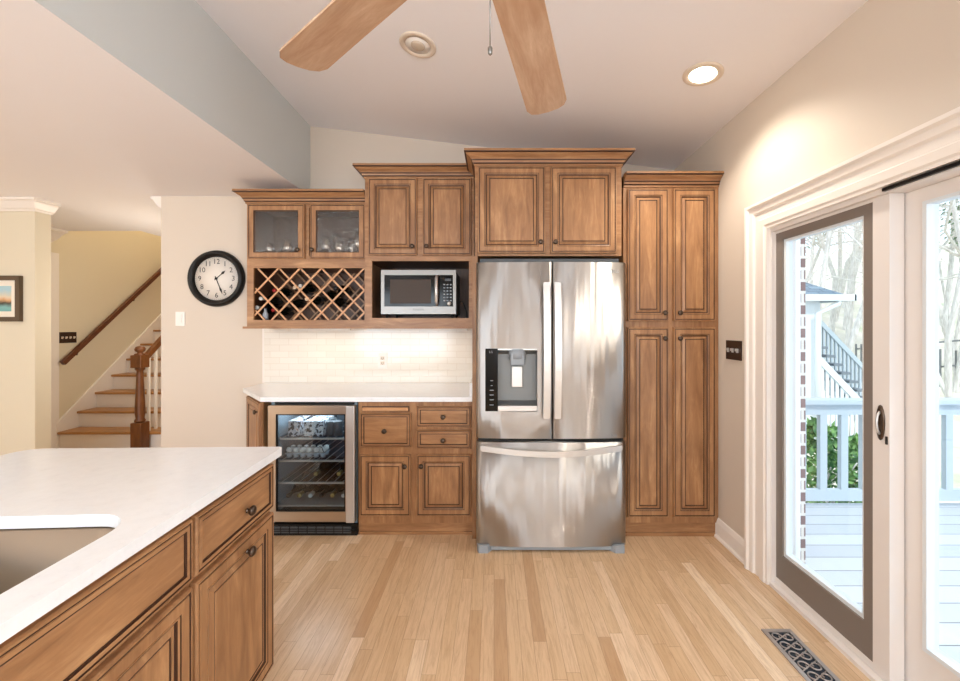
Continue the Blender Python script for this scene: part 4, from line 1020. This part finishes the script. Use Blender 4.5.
def slab(mb, z0, z1):
    for z, up in ((z1, 1), (z0, -1)):
        vo = [mb.bm.verts.new((x,y,z)) for x,y in outer]; vi = [mb.bm.verts.new((x,y,z)) for x,y in inner]
        es = [mb.bm.edges.new((vo[i], vo[(i+1)%len(vo)])) for i in range(len(vo))] + [mb.bm.edges.new((vi[i], vi[(i+1)%len(vi)])) for i in range(len(vi))]
        bmesh.ops.triangle_fill(mb.bm, use_beauty=True, use_dissolve=False, edges=es)
        if up == 1: top = (vo, vi)
        else:
            for A_, B_ in zip(top, (vo, vi)):
                for i in range(len(A_)):
                    mb.bm.faces.new((A_[i], A_[(i+1)%len(A_)], B_[(i+1)%len(A_)], B_[i]))
mb = MB(); slab(mb, 0, .030); o = mb.build('slab', 'quartz', ct, local=True)
bv = o.modifiers.new('bevel', 'BEVEL'); bv.width = .004; bv.segments = 2; bv.limit_method = 'ANGLE'; bv.angle_limit = math.radians(60)
# sink
sk = thing('sink', 'undermount stainless steel sink set into the island countertop', 'sink', (IC.x, IC.y, ZT-.001), rot)
mb = MB(); rings = []
for (g, z) in ((.012,-.0005),(.006,-.0008),(-.004,-.004),(-.012,-.16),(-.03,-.19),(-.06,-.2)):
    rings.append([mb.bm.verts.new((x,y,z)) for x,y in rrect(SX0-g, SX1+g, SYB-g, SYT+g, [.10,.10,.07,.07])])
for A_, B_ in zip(rings, rings[1:]):
    for i in range(len(A_)):
        f_ = mb.bm.faces.new((A_[i], A_[(i+1)%len(A_)], B_[(i+1)%len(A_)], B_[i])); f_.smooth = True
mb.bm.faces.new(rings[-1]); o = mb.build('basin', 'sink', sk, local=True)
mb = MB(); mb.lathe([(.0,0),(.045,0),(.043,.004),(.03,.002),(0,.001)], ((SX0+SX1)/2, (SYB+SYT)/2, -.1995), seg=24); mb.build('drain', 'chrome', sk, local=True)

# ---- floor register ---------------------------------------------------------------------------
vx0, vx1, vy0, vy1 = 1.207, 1.338, 1.50, 1.785
vt = thing('floor_register', 'pewter floor vent with scrollwork grille in front of the sliding door', 'floor vent', ((vx0+vx1)/2, (vy0+vy1)/2, 0))
M['pewter'] = mat('pewter', srgb(176, 166, 160), .35, .7)
mb = MB(); b_ = .018
mb.box(vx0,vx0+b_,vy0,vy1,0,.006); mb.box(vx1-b_,vx1,vy0,vy1,0,.006); mb.box(vx0+b_,vx1-b_,vy0,vy0+b_,0,.006); mb.box(vx0+b_,vx1-b_,vy1-b_,vy1,0,.006); mb.build('frame', 'pewter', vt)
mb = MB(); mb.box(vx0+b_, vx1-b_, vy0+b_, vy1-b_, .0002, .0012); mb.build('opening', mat('vent_dark', srgb(26,34,46), .6), vt)
mb = MB()
def scroll(cx_, cy_, r, a0, dirn):
    pts = []
    for i in range(20):
        q = i/19; a = a0+dirn*q*2*PI*1.05; rr = r*(1-.62*q); pts.append((cx_+rr*math.cos(a), cy_+rr*math.sin(a), .0042))
    mb.tube(pts, .0030, 6)
n = 5; ww = (vx1-vx0)-2*b_; ll = (vy1-vy0)-2*b_
for k in range(n):
    y = vy0+b_+ll*(k+.5)/n; xm_ = (vx0+vx1)/2
    scroll(xm_-ww*.25, y, ww*.25, 0, 1); scroll(xm_+ww*.25, y, ww*.25, PI, 1)
    mb.tube([(vx0+b_, y-ll/n/2, .004), (xm_, y, .004), (vx1-b_, y+ll/n/2, .004)], .0028, 6)
mb.build('scroll_grille', 'pewter', vt)

# ------------------------------------------------------------------ outside
ZD = -.10
mb = MB(); mb.box(1.60, 9.0, -3.0, 3.30, ZD-.05, ZD); o = mb.build('deck_floor', 'deck'); o['kind'] = 'structure'; o.name = 'floor_deck'; o['label'] = 'pale grey deck boards outside the sliding door'
# exterior house corner: white trim board and brick
mb = MB(); mb.box(1.601, 1.862, 2.40, 2.431, ZD, 3.4); struct('trim_9', mb, 'railw', 'white exterior trim board left of the glass')
mb = MB(); mb.box(1.601, 1.918, 2.432, 3.2, ZD, 3.6); o = mb.build('wall_brick', 'brick'); o['kind'] = 'structure'; o['label'] = 'red brick corner of the house'
# deck railing
YRL = 3.22
rl = thing('deck_railing', 'pale painted deck railing with wide balusters outside the door', 'railing', (4, YRL, ZD))
ztop = Z(399, YRL)
mb = MB(); mb.box(1.93, 8.9, YRL-.06, YRL+.06, ztop-.035, ztop); mb.box(1.93, 8.9, YRL-.02, YRL+.02, ztop-.125, ztop-.035); mb.build('top_rail', 'rail', rl)
mb = MB(); mb.box(1.93, 8.9, YRL-.02, YRL+.02, Z(500,YRL), Z(489,YRL)); mb.build('bottom_rail', 'rail', rl)
x = X(822, YRL)-.17*3
while x < 8.8:
    mb = MB(); mb.box(x-.028, x+.028, YRL-.018, YRL+.018, Z(490,YRL), ztop-.12); mb.build('baluster', 'rail', rl); x += .17
for x in (4.32, 6.6, 8.85):
    mb = MB(); mb.box(x-.06, x+.06, YRL-.06, YRL+.06, ZD, ztop+.06, bev=.008); mb.build('post', 'rail', rl)
# ground, hill
mb = MB(); N = 40
def gz(x, y): return -1.1 + max(0, (y-9))*.22 + max(0, (x-14))*.12 + .15*math.sin(x*.7)*math.cos(y*.5)
for i in range(N):
    for j in range(N):
        xa, xb = -2+i*1.3, -2+(i+1)*1.3; ya, yb_ = -6+j*1.3, -6+(j+1)*1.3
        if xb < 1.6 and yb_ < 9: continue
        if xa < 1.6 and ya < 8.3: continue
        mb.quad([(xa,ya,gz(xa,ya)), (xb,ya,gz(xb,ya)), (xb,yb_,gz(xb,yb_)), (xa,yb_,gz(xa,yb_))])
bmesh.ops.remove_doubles(mb.bm, verts=mb.bm.verts[:], dist=.001)
o = mb.build('ground', 'ground', smooth=True); o['kind'] = 'structure'; o.name = 'floor_ground'; o['label'] = 'sloping yard covered with leaf litter and thin grass'
# neighbouring stair, porch roof
DS = 8.0
es = thing('outdoor_staircase', 'pale painted outdoor staircase with railing beyond the deck', 'stairs', (X(840,DS), DS, gz(7,8)))
sa = (X(812,DS), Z(338,DS)); sb = (X(866,DS), Z(398,DS))
dx, dzz = sb[0]-sa[0], sb[1]-sa[1]; sb2 = (sb[0]+dx*.75, sb[1]+dzz*.75)
for k in range(13):
    q = k/7.0; x = sa[0]+dx*q; z = sa[1]+dzz*q
    mb = MB(); mb.box(x-.02, x+.17, DS, DS+.52, z-.05, z, bev=.004); mb.build('tread', 'tread', es)
for y in (DS-.03, DS+.54):
    mb = MB(); mb.bar((sa[0], y, sa[1]-.30), (sb2[0]+.1, y, sb2[1]-.30), .04, .12); mb.build('stringer', 'railw', es)
for y, hh_ in ((DS+.56, 1.08),):
    mb = MB(); mb.bar((sa[0]-.1, y, sa[1]+hh_), (sb2[0], y, sb2[1]+hh_), .08, .09); mb.build('stair_rail', 'rail', es)
    mb = MB(); mb.bar((sa[0]-.1, y, sa[1]+.12), (sb2[0], y, sb2[1]+.12), .05, .06); mb.build('stair_rail', 'rail', es)
    for k in range(22):
        q = k/12.5; x = sa[0]+dx*q; z = sa[1]+dzz*q; mb = MB(); mb.box(x-.022, x+.022, y-.02, y+.02, z-.2, z+hh_); mb.build('baluster', 'rail', es)
for k in range(11):
    q = k/11.0; x = sa[0]+dx*q; z = sa[1]+dzz*q-.34
    mb = MB(); mb.box(x-.03, x+.03, DS-.02, DS+.0, -.9, z); mb.build('skirt_slat', 'railw', es)
pr = thing('porch', 'small shingle-roofed porch with white gutter beyond the deck', 'porch', (X(812,DS), DS+1, gz(6,9)))
mb = MB()
ex0, ex1 = 4.6, X(836,DS); ez = Z(297,DS); rdx, rz_ = 4.6, Z(262,DS)
mb.quad([(ex0, DS-.2, ez+.62), (X(822,DS)-.1, DS-.2, ez+.62), (ex1+.0, DS-.2, ez), (ex0, DS-.2, ez)])
mb.bm.clear()
pv = [(4.2, DS-.3, ez), (ex1, DS-.3, ez), (ex1, DS+2.6, ez), (4.2, DS+2.6, ez)]; ap = (X(806,DS), DS+.9, ez+.62), (4.2, DS+.9, ez+.62)
mb.quad([pv[0], pv[1], ap[0], ap[1]]); mb.quad([pv[1], pv[2], ap[0]]); mb.quad([pv[2], pv[3], ap[1], ap[0]]); mb.quad([pv[3], pv[0], ap[1]]); mb.quad(pv)
mb.build('roof', 'shingle', pr)
mb = MB(); mb.box(4.2, ex1+.03, DS-.42, DS-.3, ez-.10, ez+.02); mb.box(ex1, ex1+.1, DS-.42, DS+2.6, ez-.1, ez+.02); mb.build('gutter', 'railw', pr)
mb = MB(); xx = X(817,DS-.3); mb.tube([(X(823,DS),DS-.36,ez-.08),(X(823,DS),DS-.36,ez-.16),(xx,DS-.33,ez-.34),(xx,DS-.33,-.9)], .05, 8); mb.build('downspout', 'railw', pr)
mb = MB(); mb.box(4.3, X(812,DS), DS-.2, DS+2.4, -1.1, ez-.02); mb.build('wall', 'railw', pr)
# far fence
ff = thing('yard_fence', 'thin dark picket fence across the yard', 'fence', (14, 12, gz(14,12)))
mb = MB()
for k in range(60):
    x = 11+k*.16; mb.box(x-.015, x+.015, 11.98, 12.02, gz(x,12)-.05, gz(x,12)+1.15)
mb.build('pickets', mat('fence_paint', srgb(110,112,112), .6), ff)
mb = MB(); mb.bar((11,12,gz(11,12)+1.0),(20.5,12,gz(20.5,12)+1.0),.04,.05); mb.bar((11,12,gz(11,12)+.25),(20.5,12,gz(20.5,12)+.25),.04,.05); mb.build('fence_rails', bpy.data.materials['fence_paint'], ff)
# shrub behind the railing
def shrub(x, y, z, r, h, n, label, seed):
    rr = random.Random(seed); o = thing('shrub', label, 'shrub', (x, y, z), 0, 'shrubs behind the railing')
    mb = MB()
    for _ in range(n):
        a = rr.uniform(0, 2*PI); q = rr.random()**.5; zz = rr.random(); R_ = r*math.sin(PI*min(.98, .25+.7*zz))*q
        c = Vector((x+R_*math.cos(a), y+R_*math.sin(a), z+.15+h*zz)); d = Vector((rr.gauss(0,1), rr.gauss(0,1), rr.gauss(.4,.8))).normalized(); s_ = d.orthogonal().normalized(); s_.rotate(Matrix.Rotation(rr.uniform(0,6), 3, d))
        L2 = rr.uniform(.07,.13); w2 = L2*.22
        mb.quad([c, c+d*L2*.5+s_*w2, c+d*L2, c+d*L2*.5-s_*w2])
    mb.build('foliage', 'leaf', o)['kind'] = 'stuff'
    mb = MB()
    for k in range(5): mb.tube([(x,y,z),(x+rr.uniform(-.1,.1),y+rr.uniform(-.1,.1),z+h*.4),(x+rr.uniform(-.3,.3)*r*2,y+rr.uniform(-.3,.3)*r*2,z+h*.85)], [.02,.014,.006], 6)
    mb.build('stems', 'bark', o)
shrub(3.35, 4.1, -1.05, .62, 1.25, 1500, 'green leafy shrub behind the deck railing, nearest the brick corner', 3)
shrub(4.05, 4.3, -1.05, .55, 1.0, 1200, 'green leafy shrub behind the deck railing, right of the nearest one', 4)
# trees
def tree(x, y, h, r, label, seed, name='bare_tree', ever=False):
    rr = random.Random(seed); z = gz(x, y)-.1; o = thing(name, label, 'tree', (x,y,z), 0, 'trees beyond the deck')
    mb = MB(); tips = []
    def branch(p_, d, L, rad, lev):
        n = 4; pts = [p_]; q = p_.copy(); dd = d.copy()
        for i in range(n):
            dd = (dd + Vector((rr.gauss(0,.14), rr.gauss(0,.14), rr.gauss(.02,.08)))).normalized(); q = q+dd*L/n; pts.append(q.copy())
        mb.tube(pts, [rad*(1-.16*i) for i in range(n+1)], 6 if lev < 2 else 4, cap=False)
        tips.append(pts[-1])
        if lev < 3:
            for k in range({0:10,1:5,2:4}[lev]):
                i = rr.randint(1 if lev else 2, n); a = rr.uniform(0, 2*PI); s_ = dd.orthogonal().normalized(); s_.rotate(Matrix.Rotation(a, 3, dd))
                branch(pts[i], (dd*.55+s_*.85).normalized(), L*rr.uniform(.4,.62), rad*.42, lev+1)
    branch(Vector((x,y,z)), Vector((rr.uniform(-.05,.05), rr.uniform(-.05,.05), 1)).normalized(), h, r*.62, 0)
    mb.build('trunk', 'bark', o)
    if ever:
        mb = MB()
        for k in range(2600):
            t_ = rr.random(); zz = z+h*.5+h*.6*t_; R_ = h*.2*(1-t_)*rr.random()**.5+.05; a = rr.uniform(0,2*PI); c = Vector((x+R_*math.cos(a), y+R_*math.sin(a), zz)); d = Vector((math.cos(a), math.sin(a), -.3)).normalized(); s_ = Vector((-d.y, d.x, 0)); L2 = rr.uniform(.12,.3)
            mb.quad([c, c+d*L2*.5+s_*.04, c+d*L2, c+d*L2*.5-s_*.04])
        mb.build('foliage', 'needle', o)['kind'] = 'stuff'
    return o
tr = [(9.0,10.6,8,.13),(10.8,13.0,9,.15),(11.2,12.2,7,.10),(13.2,14.8,10,.16),(9.8,12.4,7,.09),(14.5,17,11,.17),(12.5,15.5,9,.12),(16,18,11,.16),(11.4,9.9,8,.12),(13.5,11.6,9,.13),(15.5,13.2,10,.14),(18,15.6,11,.17),(12.4,10.7,7,.09),(17,14.6,10,.12),(20,17.4,12,.18),(16.8,19.5,12,.2),(19.5,22,13,.2),(21,24,13,.2),(23,20,13,.2),(14.8,12.6,8,.08)]
desc = ['slender bare tree just right of the porch roof','tall bare tree behind the outdoor staircase','short bare tree behind the lower stair rail','tall bare tree on the slope behind the stairs','thin bare sapling above the stair rail','large bare tree far up the slope','medium bare tree between two taller ones up the slope','large bare tree high at the right of the left pane','bare tree seen at the left of the outer glass panel','bare tree in the middle of the outer glass panel','tall bare tree behind the picket fence','large bare tree well behind the picket fence','small bare tree before the picket fence','thin tall bare tree behind the picket fence','massive bare tree at the far right of the slope','thick bare tree at the top of the slope','far bare tree on the ridge behind the porch','farthest bare tree on the ridge','bare tree on the ridge beyond the fence','low spindly bare tree at the fence line']
for i, (x, y, h, r) in enumerate(tr): tree(x, y, h, r, desc[i], 20+i)
tree(14.4, 12.2, 9, .12, 'evergreen tree at the top of the outer glass panel', 77, 'evergreen_tree', True)
tree(15.5, 20.5, 8, .15, 'pale evergreen tree on the slope above the porch roof', 78, 'evergreen_tree', True)
